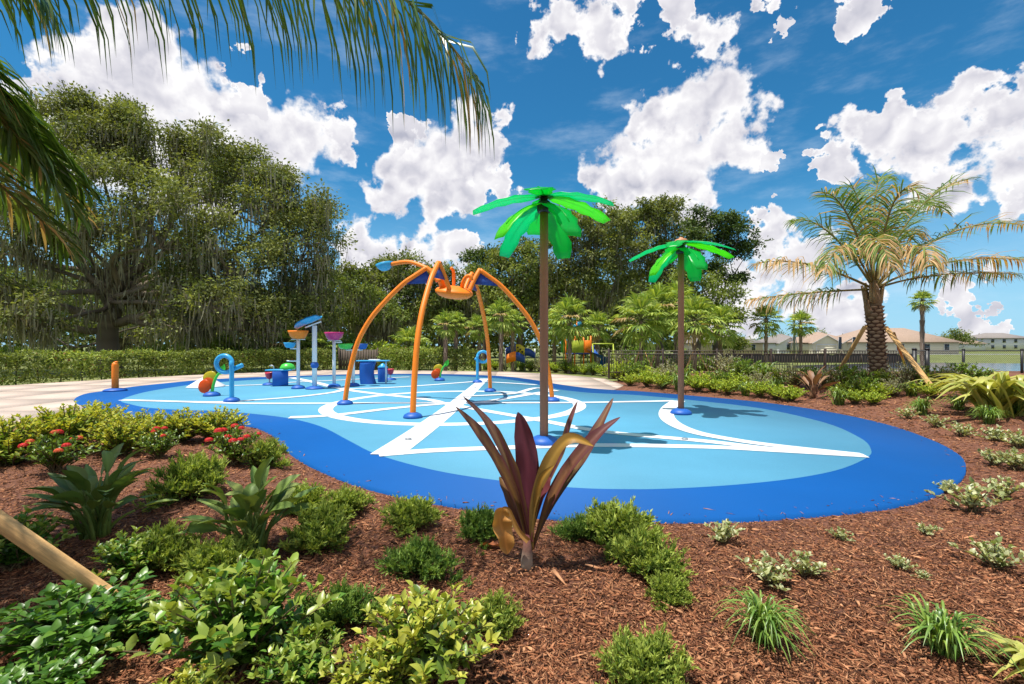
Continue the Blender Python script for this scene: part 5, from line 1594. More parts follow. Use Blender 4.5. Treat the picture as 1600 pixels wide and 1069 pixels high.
LI = [(1192,1005,140,0,'grassy tuft in the bare mulch nearest the bottom edge'),(1472,1020,150,1,'grassy tuft beside the striped leaves in the bottom corner'),(1440,648,50,0,'small grassy tuft on the slope below the brace foot'),
      (1498,640,48,1,'small grassy tuft in front of the striped ginger'),(1545,662,52,0,'small grassy tuft below the striped ginger clump'),(1595,650,54,1,'small grassy tuft at the frame edge below the ginger')]
for i, (px, py, w, v, lab) in enumerate(LI):
    plant('grass_tuft', lab, 'grass tuft', 'grassy tufts in the mulch', lir_me[v], px, py, wide(px, py, w, 0.36), i * 1.1)
VA = [(1132,848,62,'cream-edged seedling with one long upright shoot by the pad rim'),(1312,843,36,'cream-edged seedling hugging the front pad rim, between two others'),(1447,836,36,'lone cream-edged seedling a step out from the front rim'),
 (1406,890,42,'cream-edged seedling beside a smaller twin above the grassy tuft'),(1442,904,26,'tiny cream-edged twin seedling above the grassy tuft'),(1205,915,80,'cream-edged trailing plant right behind the nearest grassy tuft'),
 (1258,900,66,'cream-edged trailing shoots reaching away from the nearest grassy tuft'),(1556,888,84,'wide cream-edged plant near the frame edge above the corner tuft'),(1520,800,84,'cream-edged plant off the tip of the pad, nearest the rim'),
 (1568,778,60,'cream-edged plant above the wide one at the frame edge'),(1590,735,60,'cream-edged plant at the frame edge level with the pad tip'),(1552,728,50,'cream-edged plant just beyond the tip of the pad'),(1480,770,34,'tiny cream-edged sprig touching the rim below the pad tip'),
 (1555,690,44,'cream-edged plant on the slope below the corner ginger'),(1502,682,40,'cream-edged plant on the slope above the pad tip'),(1462,668,36,'cream-edged plant on the slope below two grassy tufts'),(1592,700,48,'cream-edged plant on the slope at the frame edge'),(1418,655,34,'highest cream-edged plant, by the rim behind the pad')]
for i, (px, py, w, lab) in enumerate(VA):
    plant('variegated_plant', lab, 'ground plant', 'cream-edged plants in the mulch', var_me[i % 3], px, py, wide(px, py, w, 0.19) * 1.15, i * 1.4)
plant('striped_ginger', 'big clump of yellow-striped ginger leaves at the frame edge', 'ginger', 'striped gingers', ging_me[0], 1560, 650, wide(1560, 650, 190, 0.75), 0.4)
plant('striped_ginger', 'yellow-striped ginger behind the big clump, nearer the brace foot', 'ginger', 'striped gingers', ging_me[1], 1520, 622, wide(1520, 622, 110, 0.6), 1.4)
plant('striped_ginger', 'striped ginger leaves poking in at the bottom corner', 'ginger', 'striped gingers', ging_me[1], 1625, 1062, wide(1600, 1062, 170, 0.6), 2.4)

# ---- planted bed behind the pad, plant by plant
rs = np.random.default_rng(800)
edge_x = np.array([p[0] for p in outer_px[13:24]]); edge_y = np.array([p[1] for p in outer_px[13:24]])
cnt = {}
KIND = {'low': ('low_shrub', 'low yellow-green shrub', low_me, 0.42), 'silver': ('silver_shrub', 'silvery grey-green shrub', silver_me, 0.45), 'strap': ('strappy_plant', 'strap-leaved clump', strap_me, 0.45), 'dark': ('dark_shrub', 'dark green shrub', dark_me, 0.45)}
ROWS = [('row nearest the rim', 984, 1385, 25, 7, ['low', 'low', 'low', 'strap'], 52), ('second row off the rim', 970, 1470, 27, 16, ['low', 'dark', 'low', 'silver', 'strap'], 60),
        ('row before the pickets', 975, 1560, 29, 28, ['silver', 'dark', 'strap', 'low', 'silver', 'dark'], 66), ('row at the deck end', 868, 966, 15, 0, ['low', 'dark', 'low'], 38), ('row behind the curved deck', 742, 862, 15, 0, ['low', 'strap', 'low', 'silver'], 38)]
for rown, x0, x1, dx, up, kinds, w in ROWS:
    k = 0; x = x0
    num = {}
    while x < x1:
        ye = np.interp(x, edge_x, edge_y)
        if up == 0:
            y = np.interp(x, [740, 800, 880, 945, 975], [577.6, 578.6, 583, 588, 597])
        else:
            y = min(ye - up, 640 - up * 1.2) + rs.uniform(-1.5, 1.5)
            if x > 1330: y = max(y, 594)
        if 1236 < x < 1304 and up in (7, 16):                       # the small ti plant stands here
            x += dx; continue
        kd = kinds[k % len(kinds)]
        nm, desc, ms, ref = KIND[kd]
        c = num[kd] = num.get(kd, 0) + 1
        plant(nm, '%s, %s from the spider side in the %s' % (desc, ORD[c - 1], rown), 'shrub', 'shrubs planted behind the pad', ms[k % len(ms)], x, y, wide(x, y, w * rs.uniform(0.85, 1.15), ref), rs.uniform(0, 6))
        x += dx * rs.uniform(0.85, 1.15); k += 1

# ---- undergrowth behind the long hedge
UG = [(20,31,60,'dark'),(80,31,50,'dark'),(235,31,60,'dark'),(300,32,60,'low'),(352,31,70,'dark'),(405,32,80,'dark'),(440,31,60,'low'),(495,33,70,'dark'),(625,34,66,'low'),(655,36,60,'dark'),(540,36,80,'dark'),(590,37,70,'low'),(130,30.5,40,'low')]
for i, (px, d, w, kd) in enumerate(UG):
    b = wpt(px, 552, d); b[2] = GROUND_Z
    nm, desc, ms, ref = KIND[kd]
    near_ = ['at the frame edge', 'short of the live oak trunk', 'just past the live oak trunk', 'behind the low white cone', 'behind the loop sprayer', 'behind the red cup', 'behind the orange bucket', 'behind the tilted scoop', 'behind the blue drum', 'between the spider legs', 'behind the gate', 'behind the gate post nearest the drum', 'at the foot of the live oak'][i]
    t = thing('undergrowth_shrub', 'leafy undergrowth shrub over the hedge top, ' + near_, 'shrub', b, 'undergrowth behind the hedge', i)
    s = w / F_PX * d / (2 * ref)
    t.scale = (s, s, s * 1.35)
    o = link_mesh('foliage', ms[i % len(ms)][0], t); o['kind'] = 'stuff'
for i, (px, py, d, sp, lab) in enumerate([(448,540,31.5,80,'bright saw palmetto over the hedge behind the orange bucket'),(505,543,32,60,'saw palmetto over the hedge behind the magenta bucket'),(300,543,31,60,'saw palmetto over the hedge behind the flower sprayer'),(350,545,31,50,'saw palmetto over the hedge beside the blue loop'),(640,542,34,70,'bright saw palmetto over the hedge between the nearer spider legs')]):
    b = wpt(px, py, d)
    t = thing('saw_palmetto', lab, 'palmetto', (b[0], b[1], GROUND_Z), 'saw palmettos behind the hedge')
    s = sp / F_PX * d / 1.7
    G = Geo(); g_tube(G, [(0, 0, -0.05), (0.05, 0, 0.5), (0, 0, b[2] - GROUND_Z)], [0.12, 0.1, 0.08], 7, (0.18, 0.12, 0.08)); G.build('trunk', 'bark', t, True)
    o = link_mesh('crown', fan_me[i % 3], t, (0, 0, b[2] - GROUND_Z), i * 1.2, s)

# ================================================================== BROAD-LEAVED PLANTS, LEAF BY LEAF
tb = tpt(823, 888)
dT = tb[1]
ti = thing('ti_plant', 'tall maroon and bronze ti plant standing alone in the foreground mulch', 'ti plant', tb)
G = Geo(); g_tube(G, np.array([(0, 0, -0.06), (0.0, 0, 0.06), (0.005, 0, 0.14), (0.0, 0, 0.24)]), [0.045, 0.042, 0.034, 0.02], 12, np.array([(0.30, 0.24, 0.18), (0.34, 0.27, 0.2), (0.22, 0.12, 0.09), (0.16, 0.05, 0.05)]))
G.build('stem', 'bark', ti, True, loc=(0, 0, 0))
def z7(x, y): return (500 + x / 2.28, 600 + y / 2.28)
MAR = (0.105, 0.022, 0.032); BRO = (0.20, 0.105, 0.025); OLV = (0.15, 0.105, 0.03); PUR = (0.15, 0.028, 0.048); GLD = (0.42, 0.22, 0.03)
TL = [ # centre line (crop coordinates), depth drift, half width, facing, base colour, tip colour, edge
 ([(742,600),(700,420),(640,290),(560,165),(482,80)], 0.10, 0.055, (0.5, -0.8, 0.5), BRO, (0.14, 0.065, 0.035), MAR),
 ([(745,590),(705,400),(655,250),(590,130),(510,45)], 0.28, 0.050, (0.6, -0.8, 0.4), OLV, (0.12, 0.05, 0.04), MAR),
 ([(748,560),(715,400),(670,260),(620,140)], -0.05, 0.046, (0.7, -0.7, 0.3), MAR, (0.13, 0.04, 0.03), BRO),
 ([(748,560),(738,420),(735,270),(722,170),(705,100)], 0.05, 0.092, (0.0, -1, 0.15), PUR, MAR, (0.10, 0.018, 0.03)),
 ([(752,560),(755,400),(755,260),(740,155)], 0.14, 0.07, (-0.3, -0.9, 0.2), (0.19, 0.05, 0.06), MAR, None),
 ([(755,580),(760,440),(800,320),(855,225),(905,195),(975,222)], -0.16, 0.062, (-0.35, -0.75, 0.55), OLV, GLD, BRO),
 ([(758,590),(810,440),(880,310),(985,185),(1070,118)], 0.08, 0.062, (-0.6, -0.7, 0.5), BRO, MAR, MAR),
 ([(758,580),(830,420),(930,270),(1000,140),(1045,50)], 0.30, 0.056, (-0.6, -0.75, 0.3), OLV, (0.17, 0.07, 0.03), MAR),
 ([(752,540),(800,380),(860,240),(888,140),(918,60)], 0.22, 0.034, (-0.5, -0.8, 0.2), MAR, MAR, BRO),
 ([(752,560),(770,430),(790,340),(835,290)], -0.14, 0.036, (-0.4, -0.8, 0.4), BRO, GLD, OLV),
 ([(748,560),(760,440),(800,360),(820,330)], 0.0, 0.055, (-0.2, -0.9, 0.3), PUR, (0.2, 0.05, 0.05), None),
 ([(744,580),(690,450),(660,370),(640,330)], 0.2, 0.05, (0.4, -0.8, 0.3), MAR, BRO, None)]
for k, (cl, dd, hw, up, c0, c1, ed) in enumerate(TL):
    m = len(cl)
    P = catmull([wpt(*z7(*p), dT + dd * (i / (m - 1)) ** 1.2) for i, p in enumerate(cl)], 7)
    t_ = np.linspace(0, 1, len(P))
    W = 0.84 * hw * np.interp(t_, [0, .12, .3, .5, .72, .9, 1], [0.28, 0.36, 0.72, 1.0, 0.86, 0.42, 0.02])
    G = Geo(); g_ribbon(G, P, W, up, 0.38, c0, c1, ed, 0.16, k * 1.7, across=3)
    lf = G.build('leaf', 'leaf_thick', ti, True, origin=tb)
P = catmull([wpt(*z7(*p), dT - 0.06) for p in [(742,560),(705,520),(672,450),(650,445)]], 6)
G = Geo(); g_ribbon(G, P, 0.02 * np.linspace(1, 0.6, len(P)), (0, -1, 0.3), 0.5, (0.4, 0.2, 0.05), across=2)
G.build('leaf_stalk', 'leaf_thick', ti, True, origin=tb)
P = catmull([wpt(*z7(*p), dT - 0.09) for p in [(652,440),(640,480),(655,540),(668,605)]], 7)
W = 0.068 * np.interp(np.linspace(0, 1, len(P)), [0, .15, .5, .85, 1], [0.3, 0.85, 1.0, 0.7, 0.1])
G = Geo(); g_ribbon(G, P, W, (0.4, -1, 0.2), 0.55, (0.48, 0.21, 0.045), (0.42, 0.17, 0.04), (0.56, 0.28, 0.07), 0.3, 2.0, across=4)
o = G.build('leaf', 'leaf_thick', ti, True, origin=tb); o['label'] = 'dried orange-brown leaf hanging down'
fb = tpt(770, 858)
P = catmull([fb + np.array(q) for q in [(-0.12, 0.02, 0.012), (-0.04, 0.0, 0.035), (0.05, -0.02, 0.03), (0.12, -0.04, 0.01)]], 6)
W = 0.045 * np.sin(np.linspace(0.15, math.pi - 0.05, len(P)))
G = Geo(); g_ribbon(G, P, W, (0, 0.3, 1), 0.35, (0.40, 0.14, 0.055), (0.34, 0.11, 0.05), None, 0.25, 1.0, across=3)
tag(G.build('fallen_leaf', 'leaf_thick', None, True, origin=fb, loc=fb), 'fallen rust-brown leaf lying on the mulch by the dried ti leaf', 'leaf')

def broad_plant(px, py, n, h, spread, hw, bl, cols, label, seed, name='bird_of_paradise', group='bird-of-paradise clumps', cat='plant', edge=None, lean=0.0):
    b = tpt(px, py); t = thing(name, label, cat, b, group)
    rs = np.random.default_rng(seed)
    for k in range(n):
        az = k * 2.39996 + rs.uniform(-0.4, 0.4); o_ = spread * math.sqrt((k + 0.4) / n) * rs.uniform(0.7, 1.2); hh = h * rs.uniform(0.62, 1.05) * (1 - 0.45 * (o_ / spread) ** 2)
        b0 = np.array([rs.normal(0, 0.05), rs.normal(0, 0.05), -0.02])
        c = np.array([math.cos(az), math.sin(az), 0])
        p1 = b0 + c * o_ * 0.45 + np.array([0, 0, hh * 0.58])
        pet = bez(b0, b0 + c * o_ * 0.12 + np.array([0, 0, hh * 0.4]), p1, 6)
        d0 = unit(p1 - pet[-2])
        L = bl * rs.uniform(0.8, 1.15)
        tip = p1 + d0 * L * 0.85 + c * L * 0.28 - np.array([0, 0, L * rs.uniform(0.0, 0.35)])
        P = bez(p1, p1 + d0 * L * 0.5, tip, 10)
        W = hw * rs.uniform(0.8, 1.15) * np.interp(np.linspace(0, 1, 10), [0, .12, .35, .6, .85, 1], [0.12, 0.6, 1.0, 0.95, 0.5, 0.03])
        cc = pal(rs, 1, cols, 0.12)[0]
        s_ = np.array([-c[1], c[0], 0]); up = unit(np.cross(s_, np.gradient(P, axis=0)) * -1); up = np.where((up @ c > 0)[:, None], -up, up)
        G = Geo(); g_ribbon(G, P, W, up + 0.25 * rs.standard_normal(3), 0.35, cc * 0.9, cc * 1.1, edge, 0.06, k, across=2)
        lf = G.build('leaf', 'leaf_thick', t, True)
        G = Geo(); g_tube(G, pet, np.linspace(0.014, 0.008, 6) * (h / 0.75), 6, cc * 1.15); G.build('leaf_stalk', 'leaf_thick', lf, True)
    return t
BOP = [(0.0929, 0.1611, 0.0319), (0.1519, 0.2171, 0.0425), (0.2363, 0.28, 0.0691)]
broad_plant(150, 838, 40, 0.92, 0.50, 0.058, 0.34, BOP, 'broad-leaved bird-of-paradise clump nearest the frame edge, above the brace', 901)
broad_plant(392, 862, 36, 0.90, 0.42, 0.056, 0.31, BOP, 'upright bird-of-paradise clump between the ixora and the glossy shrub', 902)
broad_plant(1270, 622, 12, 1.05, 0.5, 0.075, 0.62, [(0.12, 0.035, 0.04), (0.22, 0.11, 0.06), (0.34, 0.20, 0.10)], 'small maroon ti plant at the foot of the stout palm\'s brace', 903, 'ti_plant', None, 'ti plant')

# ================================================================== FENCES
FY = 20.2
fx0, fx1 = 4.0, 17.3
t = thing('picket_fence', 'dark metal picket fence behind the planted bed', 'fence', (fx0, FY, 0.0))
fg = 0.20
gm = Geo(); g_box(gm, (0, 0, 0.58), (0.018, 0.018, 1.12)); pick_me = gm.mesh('picket', 'fence_bronze')
gm = Geo(); g_box(gm, (0, 0, 0.6), (0.085, 0.085, 1.32), bev=0.008); post_me = gm.mesh('post', 'fence_bronze')
nP = int((fx1 - fx0) / 0.115)
for k in range(nP):
    link_mesh('picket', pick_me, t, ((k + 0.5) * 0.115, 0, fg))
for k in range(int((fx1 - fx0) / 2.4) + 1):
    link_mesh('post', post_me, t, (k * 2.4 + 0.3, 0.0, fg))
for z in (0.22, 1.02, 1.16):
    G = Geo(); g_box(G, ((fx1 - fx0) / 2, 0, fg + z), (fx1 - fx0, 0.034, 0.038)); G.build('rail', 'fence_bronze', t)
t = thing('chain_link_fence', 'black chain link fence in front of the pond', 'fence', (17.6, 19.9, fg))
gm = Geo(); g_tube(gm, [(0, 0, -0.3), (0, 0, 0.5), (0, 0, 1.2)], 0.05, 10); g_lathe(gm, [(0.058, 1.2), (0.058, 1.24), (0.02, 1.27)], seg=10); cp_me = gm.mesh('post', 'black_metal', True)
FL = 15.0
for x in (0.0, 0.55, 2.1, 4.6, 7.1, 9.6, 12.1, 14.6):
    o = link_mesh('post', cp_me, t, (x, -0.02 * x, 0)); 
    if x < 1: o.scale = (1.7, 1.7, 1.02)
for z in (1.17, 0.04):
    G = Geo(); g_tube(G, [(0, 0, z), (FL / 2, -0.15, z), (FL, -0.3, z)], 0.022, 8); G.build('rail', 'black_metal', t, True)
G = Geo(); hh, sp_ = 1.12, 0.09
for k in range(int((FL + hh) / sp_)):
    for sg in (1, -1):
        x0 = -hh + k * sp_
        a, b_ = (x0, 0.0), (x0 + hh, hh)
        if a[0] < 0: a = (0.0, -x0)
        if b_[0] > FL: b_ = (FL, FL - x0)
        if b_[0] <= a[0]: continue
        za, zb = (a[1], b_[1]) if sg > 0 else (hh - a[1], hh - b_[1])
        g_tube(G, [(a[0], -0.02 * a[0] + 0.003 * sg, za + 0.04), (b_[0], -0.02 * b_[0] + 0.003 * sg, zb + 0.04)], 0.0035, 3, cap=False)
o = G.build('wire_mesh', 'black_metal', t); o['kind'] = 'stuff'

# silt cloth strung beyond the picket fence
G = Geo(); xs_ = np.linspace(0, 30, 45); zz_ = 0.95 + 0.06 * np.sin(xs_ * 1.7) + 0.04 * np.sin(xs_ * 4.1)
V = np.concatenate([np.stack([xs_, 0.08 * np.sin(xs_ * 2), np.zeros(45)], 1), np.stack([xs_, 0.08 * np.sin(xs_ * 2) + 0.03, zz_], 1)])
i = np.arange(44); G.add(V, np.stack([i, i + 1, 45 + i + 1, 45 + i], 1))
t = thing('silt_fence', 'low black silt cloth strung along the lawn beyond the picket fence', 'fence', (14.0, 50.0, GROUND_Z))
G.build('cloth', 'silt_cloth', t, True)
for x in np.arange(0.3, 30, 2.4):
    G2 = Geo(); g_box(G2, (x, -0.12, 0.5), (0.05, 0.05, 1.05)); G2.build('stake', 'fence_wood', t)

# pond and its far bank
a = np.linspace(0, 2 * math.pi, 60, endpoint=False)
G = Geo(); pts = np.stack([46 + 22 * np.cos(a) + 1.5 * np.sin(3 * a), 38 + 11 * np.sin(a) + 1.0 * np.sin(5 * a)], 1)
V = np.c_[pts, np.full(60, GROUND_Z + 0.012)]; G.add(V, [np.arange(60)[None, :]])
tag(G.build('pond_water', 'pond_water'), kind='structure')
G = Geo(); prism(G, [(14, 96), (150, 96), (150, 102), (14, 102)], GROUND_Z - 0.02, GROUND_Z + 0.02)
tag(G.build('road', 'road_grey'), kind='structure')

# ================================================================== HOUSES
def house(px0, px1, d, wall, roof, label, gables=(), eave=2.6, ridge=4.9, dep=11.0, garage=None, win=(), upper=False):
    x0, x1 = (px0 - CX) / F_PX * d, (px1 - CX) / F_PX * d
    cxh = (x0 + x1) / 2; w = x1 - x0
    t = thing('house', label, 'house', (cxh, d + dep / 2, GROUND_Z), 'houses beyond the lawn')
    G = Geo(); g_box(G, (0, 0, eave / 2), (w, dep, eave)); G.build('wall', wall, t)
    ov = 0.45; hw, hd = w / 2 + ov, dep / 2 + ov; rl = max(0.3, hw - hd)
    V = np.array([(-hw, -hd, eave), (hw, -hd, eave), (hw, hd, eave), (-hw, hd, eave), (-rl, 0, ridge), (rl, 0, ridge), (-hw, -hd, eave - .12), (hw, -hd, eave - .12), (hw, hd, eave - .12), (-hw, hd, eave - .12)])
    G = Geo(); G.add(V, [np.array([[0, 1, 5, 4], [2, 3, 4, 5], [6, 7, 1, 0], [7, 8, 2, 1], [8, 9, 3, 2], [9, 6, 0, 3], [9, 8, 7, 6]]), np.array([[1, 2, 5], [3, 0, 4]])])
    G.build('roof', roof, t)
    f = -dep / 2
    for (gx, gw, proj, gm) in gables:
        x = -w / 2 + gx * w; gh = eave + gw * 0.26
        G = Geo()
        V = np.array([(x - gw / 2, f - proj, 0), (x + gw / 2, f - proj, 0), (x + gw / 2, f - proj, eave), (x, f - proj, gh), (x - gw / 2, f - proj, eave), (x - gw / 2, f + 1, 0), (x + gw / 2, f + 1, 0), (x + gw / 2, f + 1, eave), (x, f + 1, gh), (x - gw / 2, f + 1, eave)])
        G.add(V, [np.array([[0, 1, 2, 3, 4]]), np.array([[1, 6, 7, 2], [5, 0, 4, 9]])]); G.build('gable_wall', gm, t)
        o_ = 0.35
        V = np.array([(x - gw / 2 - o_, f - proj - o_, eave - o_ * 0.5), (x, f - proj - o_, gh + 0.1), (x, f + 3.0, gh + 0.1), (x - gw / 2 - o_, f + 3.0, eave - o_ * 0.5), (x + gw / 2 + o_, f - proj - o_, eave - o_ * 0.5), (x + gw / 2 + o_, f + 3.0, eave - o_ * 0.5)])
        V2 = V - (0, 0, 0.14)
        G = Geo(); G.add(np.concatenate([V, V2]), [np.array([[0, 1, 2, 3], [1, 4, 5, 2], [9, 8, 7, 6], [8, 11, 10, 7]])]); rf = G.build('gable_roof', roof, t)
        G = Geo(); G.add(np.concatenate([V, V2]) - (0, 0.012, 0), [np.array([[6, 7, 1, 0], [7, 10, 4, 1]])]); G.build('barge_board', 'trim_white', rf)
    for (kind, gx, ww, wh, z0, yy) in win:
        x = -w / 2 + gx * w
        G = Geo(); g_box(G, (x, f - yy - 0.03, z0 + wh / 2), (ww + 0.2, 0.08, wh + 0.2)); wo_ = G.build('garage_door' if kind == 'g' else 'window', 'trim_white', t)
        if kind == 'w':
            G = Geo(); g_box(G, (x, f - yy - 0.08, z0 + wh / 2), (ww, 0.05, wh)); G.build('pane', 'window_glass', wo_)
        else:
            for q in range(4):
                G = Geo(); g_box(G, (x, f - yy - 0.08, z0 + wh * (q + 0.5) / 4), (ww, 0.04, wh / 4 - 0.05)); G.build('panel', wall, wo_)
    return t
house(1092, 1192, 96, 'house_beige', 'roof_grey', 'beige house with long grey hip roof nearest the wood', (), 2.5, 4.7, 12, win=(('w', .25, 1.2, 1.2, .9, 0), ('w', .62, 1.2, 1.2, .9, 0), ('w', .85, .8, 1.2, .9, 0)))
house(1098, 1150, 125, 'house_cream', 'roof_tan', 'tan-roofed house peeking over the long grey roof', (), 3.6, 6.4, 10)
house(1208, 1268, 112, 'house_white', 'roof_grey', 'small white house with a front gable behind the ragged fan palm', ((.35, 5.0, 1.2, 'house_white'),), 2.6, 4.9, 10, win=(('w', .35, 1.4, 1.3, .9, 1.2), ('w', .78, 1.2, 1.3, .9, 0)))
house(1262, 1342, 104, 'house_cream', 'roof_tan', 'cream house with two gables behind the leaning brace', ((.28, 6.2, 1.5, 'house_cream'), (.80, 4.2, 1.0, 'house_cream')), 2.6, 5.2, 11, win=(('g', .28, 4.4, 2.1, 0.0, 1.5), ('w', .80, 1.3, 1.3, .9, 1.0), ('w', .55, .9, 1.9, .2, 0)))
house(1340, 1498, 100, 'house_cream', 'roof_tan', 'long cream house with broad tan roof behind the stout palm trunk', (), 2.7, 6.0, 13, win=(('w', .12, 1.4, 1.3, .9, 0), ('w', .42, 1.6, 1.3, .9, 0), ('w', .68, 1.4, 1.3, .9, 0), ('w', .88, 1.0, 1.3, .9, 0)))
house(1540, 1612, 165, 'house_white', 'roof_grey', 'two-storey white house across the pond at the frame edge', (), 4.6, 6.6, 10, win=tuple(('w', gx, 1.1, 1.2, z, 0) for gx in (.15, .4, .65, .88) for z in (.8, 3.0)))
house(1500, 1540, 160, 'house_white', 'roof_tan', 'distant low pale house between the tan roof and the two-storey house', (), 2.6, 5.0, 10)

b = wpt(1241, 540, 92); t = thing('mast', 'tall thin grey mast between the houses', 'mast', (b[0], b[1], GROUND_Z))
zt = CAM_H + (540 - 452) / F_PX * 92
G = Geo(); g_tube(G, [(0, 0, 0), (0, 0, zt / 2), (0, 0, zt)], [0.2, 0.17, 0.14], 8); G.build('pole', 'mast_grey', t, True)
for sx in (-1, 1):
    G = Geo(); g_tube(G, [(sx * 0.9, 0, 0), (sx * 0.5, 0, 2.2), (0, 0, 5.0)], 0.07, 6); G.build('stay', 'mast_grey', t, True)
for px, lab in ((1310, 'feather banner nearer the small white house'), (1332, 'feather banner nearer the stout palm')):
    b = wpt(px, 540, 80); t = thing('feather_banner', 'dark ' + lab, 'banner', (b[0], b[1], GROUND_Z), 'feather banners by the houses')
    G = Geo(); g_tube(G, [(0, 0, 0), (0, 0, 2), (0.05, 0, 3.4)], 0.03, 6); G.build('pole', 'grey_metal', t)
    G = Geo(); P = catmull([(0.25, 0, 1.3), (0.3, 0, 2.4), (0.28, 0, 3.4)], 5); g_ribbon(G, P, np.full(len(P), 0.27), (0, -1, 0), 0.08); G.build('flag', 'banner_cloth', t, True)

# ================================================================== PLAYGROUND
PY = 33.0
def pw(px, py, d=PY): return wpt(px, py, d)
t = thing('climbing_wall', 'wavy climbing wall of blue and orange panels behind the hedge', 'play equipment', pw(812, 552) * (1, 1, 0))
org = pw(812, 552) * (1, 1, 0)
def wave_panel(pts_top, pts_bot, d, mat):
    A = catmull([pw(*p, d) for p in pts_top], 5) - org; B = catmull([pw(*p, d) for p in pts_bot], 5) - org
    n = len(A); th = np.array([0, 0.06, 0])
    V = np.concatenate([A, B, A + th, B + th]); i = np.arange(n - 1)
    q = [np.stack([i, n + i, n + i + 1, i + 1], 1), np.stack([2 * n + i, 2 * n + i + 1, 3 * n + i + 1, 3 * n + i], 1), np.stack([i, i + 1, 2 * n + i + 1, 2 * n + i], 1), np.stack([n + i, 3 * n + i, 3 * n + i + 1, n + i + 1], 1)]
    G = Geo(); G.add(V, [np.concatenate(q), np.array([[0, 2 * n, 3 * n, n], [n - 1, 2 * n - 1, 4 * n - 1, 3 * n - 1]])])
    return G.build('panel', mat, t)
wave_panel([(790,544),(798,540),(806,538)], [(790,554),(798,552),(806,551)], PY + 0.6, 'navy_panel')
p_ = wave_panel([(806,538),(813,538.5),(820,543)], [(806,551),(813,552),(820,555)], PY + 0.6, 'yellow_paint')
wave_panel([(820,544),(828,545),(836,551)], [(820,556),(828,557),(836,560)], PY + 0.6, 'navy_panel')
wave_panel([(791,555),(798,551),(806,549)], [(791,568),(798,566),(806,564)], PY - 0.3, 'orange_paint')
wave_panel([(806,550),(813,552),(820,558)], [(806,563),(813,565),(820,568)], PY - 0.3, 'navy_panel')
for (px, py) in ((809,543),(813,546),(816,550),(810,549)):
    c_ = pw(px, py, PY + 0.55) - org
    G = Geo(); g_lathe(G, [(0.01, -0.04), (0.07, -0.02), (0.07, 0.02), (0.01, 0.05)], c_, 8, rot=np.array(Matrix.Rotation(R(90), 3, 'X'))); G.build('hand_hold', 'black_metal', t)
for px in (790, 806, 820, 836):
    G = Geo(); a_ = pw(px, 545, PY + 0.66) - org; g_tube(G, [(a_[0], a_[1], GROUND_Z), (a_[0], a_[1], 0.6), (a_[0], a_[1], a_[2])], 0.05, 8); G.build('post', 'grey_metal', t)
org2 = pw(910, 552) * (1, 1, 0)
t = thing('play_tower', 'play tower with lime and orange panels and a curled blue slide', 'play equipment', org2)
for px in (884, 898, 912, 923):
    a_ = pw(px, 520) - org2
    for dy in (0, 1.3):
        G = Geo(); g_tube(G, [(a_[0], dy, GROUND_Z), (a_[0], dy, 1.2), (a_[0], dy, 2.3)], 0.055, 8); G.build('post', 'lime_paint' if dy else 'orange_paint', t, True)
x0_, x1_ = (pw(884, 540) - org2)[0], (pw(923, 540) - org2)[0]
G = Geo(); g_box(G, ((x0_ + x1_) / 2, 0.65, 1.0), (x1_ - x0_, 1.4, 0.08)); G.build('platform', 'navy_panel', t)
for (pa, pb, m, y_) in ((894, 912, 'lime_paint', -0.08), (913, 923, 'orange_paint', -0.1), (880, 893, 'green_paint', 1.4)):
    xa, xb = (pw(pa, 540) - org2)[0], (pw(pb, 540) - org2)[0]
    G = Geo(); g_box(G, ((xa + xb) / 2, y_, 1.52), (xb - xa, 0.05, 0.92), bev=0.02); G.build('panel', m, t)
G = Geo(); th = np.linspace(0, 1.35 * math.pi, 18); hx = (pw(934, 540) - org2)[0]
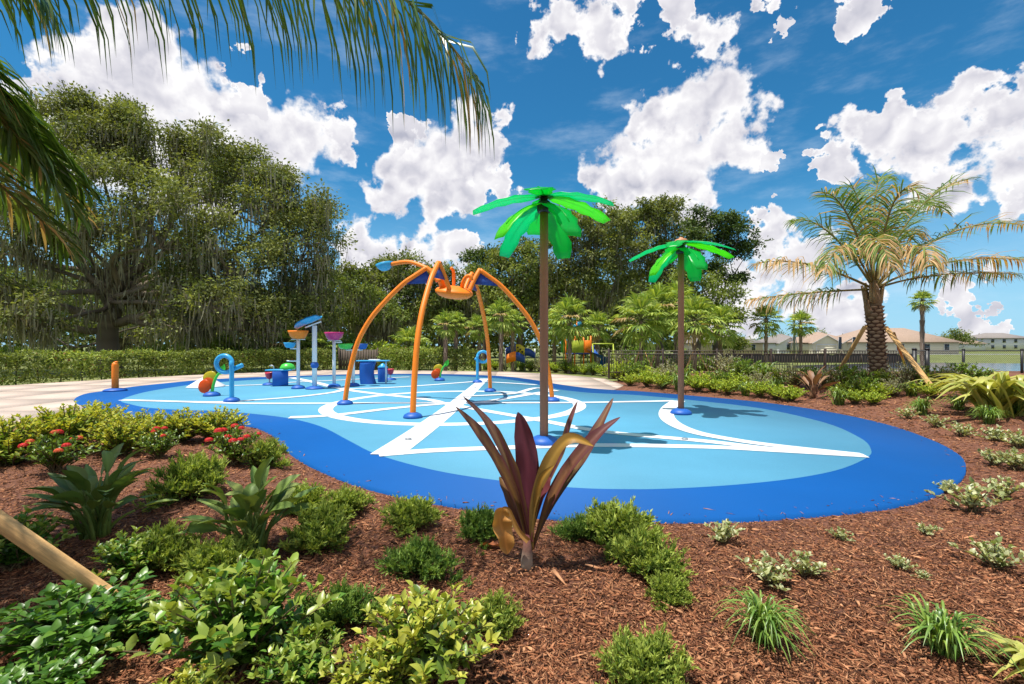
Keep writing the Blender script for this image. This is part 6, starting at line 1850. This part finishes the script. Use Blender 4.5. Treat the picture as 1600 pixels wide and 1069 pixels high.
P = np.stack([hx - 0.52 * np.cos(th), 0.1 - 0.52 * np.sin(th), np.linspace(1.25, 0.0, 18)], 1); P = np.concatenate([[(x1_, 0.25, 1.55)], P, [P[-1] + (0.45, -0.1, -0.12)]])
W = np.full(len(P), 0.30)
g_ribbon(G, P, W, (0, 0, 1), 0.5, across=4); g_ribbon(G, P - (0, 0, 0.03), W * 1.03, (0, 0, 1), 0.5, across=4); G.build('slide', 'blue_paint', t, True)
G = Geo(); g_tube(G, [(hx, 0.1, GROUND_Z), (hx, 0.1, 0.8), (hx, 0.1, 1.3)], 0.06, 8); G.build('slide_post', 'grey_metal', t, True)
mx_ = (pw(903, 540) - org2)[0]
G = Geo(); g_tube(G, [(mx_, 0.6, 1.0), (mx_, 0.6, 2.2), (mx_, 0.6, 3.4)], 0.05, 8); G.build('mast', 'orange_paint', t, True)
for sx in (-1, 1):
    G = Geo(); g_tube(G, [(mx_ + sx * 0.42, 0.6, 2.0), (mx_ + sx * 0.2, 0.6, 2.4), (mx_, 0.6, 2.75)], 0.035, 8); G.build('strut', 'orange_paint', t, True)
for (px, py) in ((897, 499), (907, 506), (901, 510), (892, 506)):
    c_ = pw(px, py) - org2
    G = Geo(); u = np.linspace(-math.pi / 2, math.pi / 2, 7); g_lathe(G, [(max(.02, math.cos(v)) * 0.2, math.sin(v) * 0.2) for v in u], (c_[0], 0.6, c_[2]), 12, rot=np.diag([1, 0.35, 1])); G.build('pinwheel_blade', 'sky_blue_paint', t, True)
org3 = pw(945, 552) * (1, 1, 0)
t = thing('swing_frame', 'lime swing frame with a long top bar beside the blue slide', 'play equipment', org3)
xa, xb = (pw(926, 540) - org3)[0], (pw(958, 540) - org3)[0]
G = Geo(); g_tube(G, [(xa, 0, 1.72), ((xa + xb) / 2, 0, 1.72), (xb, 0, 1.72)], 0.05, 8); G.build('top_bar', 'lime_paint', t, True)
for x in (xa, xb):
    for dy in (-0.6, 0.6):
        G = Geo(); g_tube(G, [(x, dy, GROUND_Z), (x, dy * 0.5, 0.7), (x, 0, 1.72)], 0.045, 8); G.build('leg', 'lime_paint', t, True)
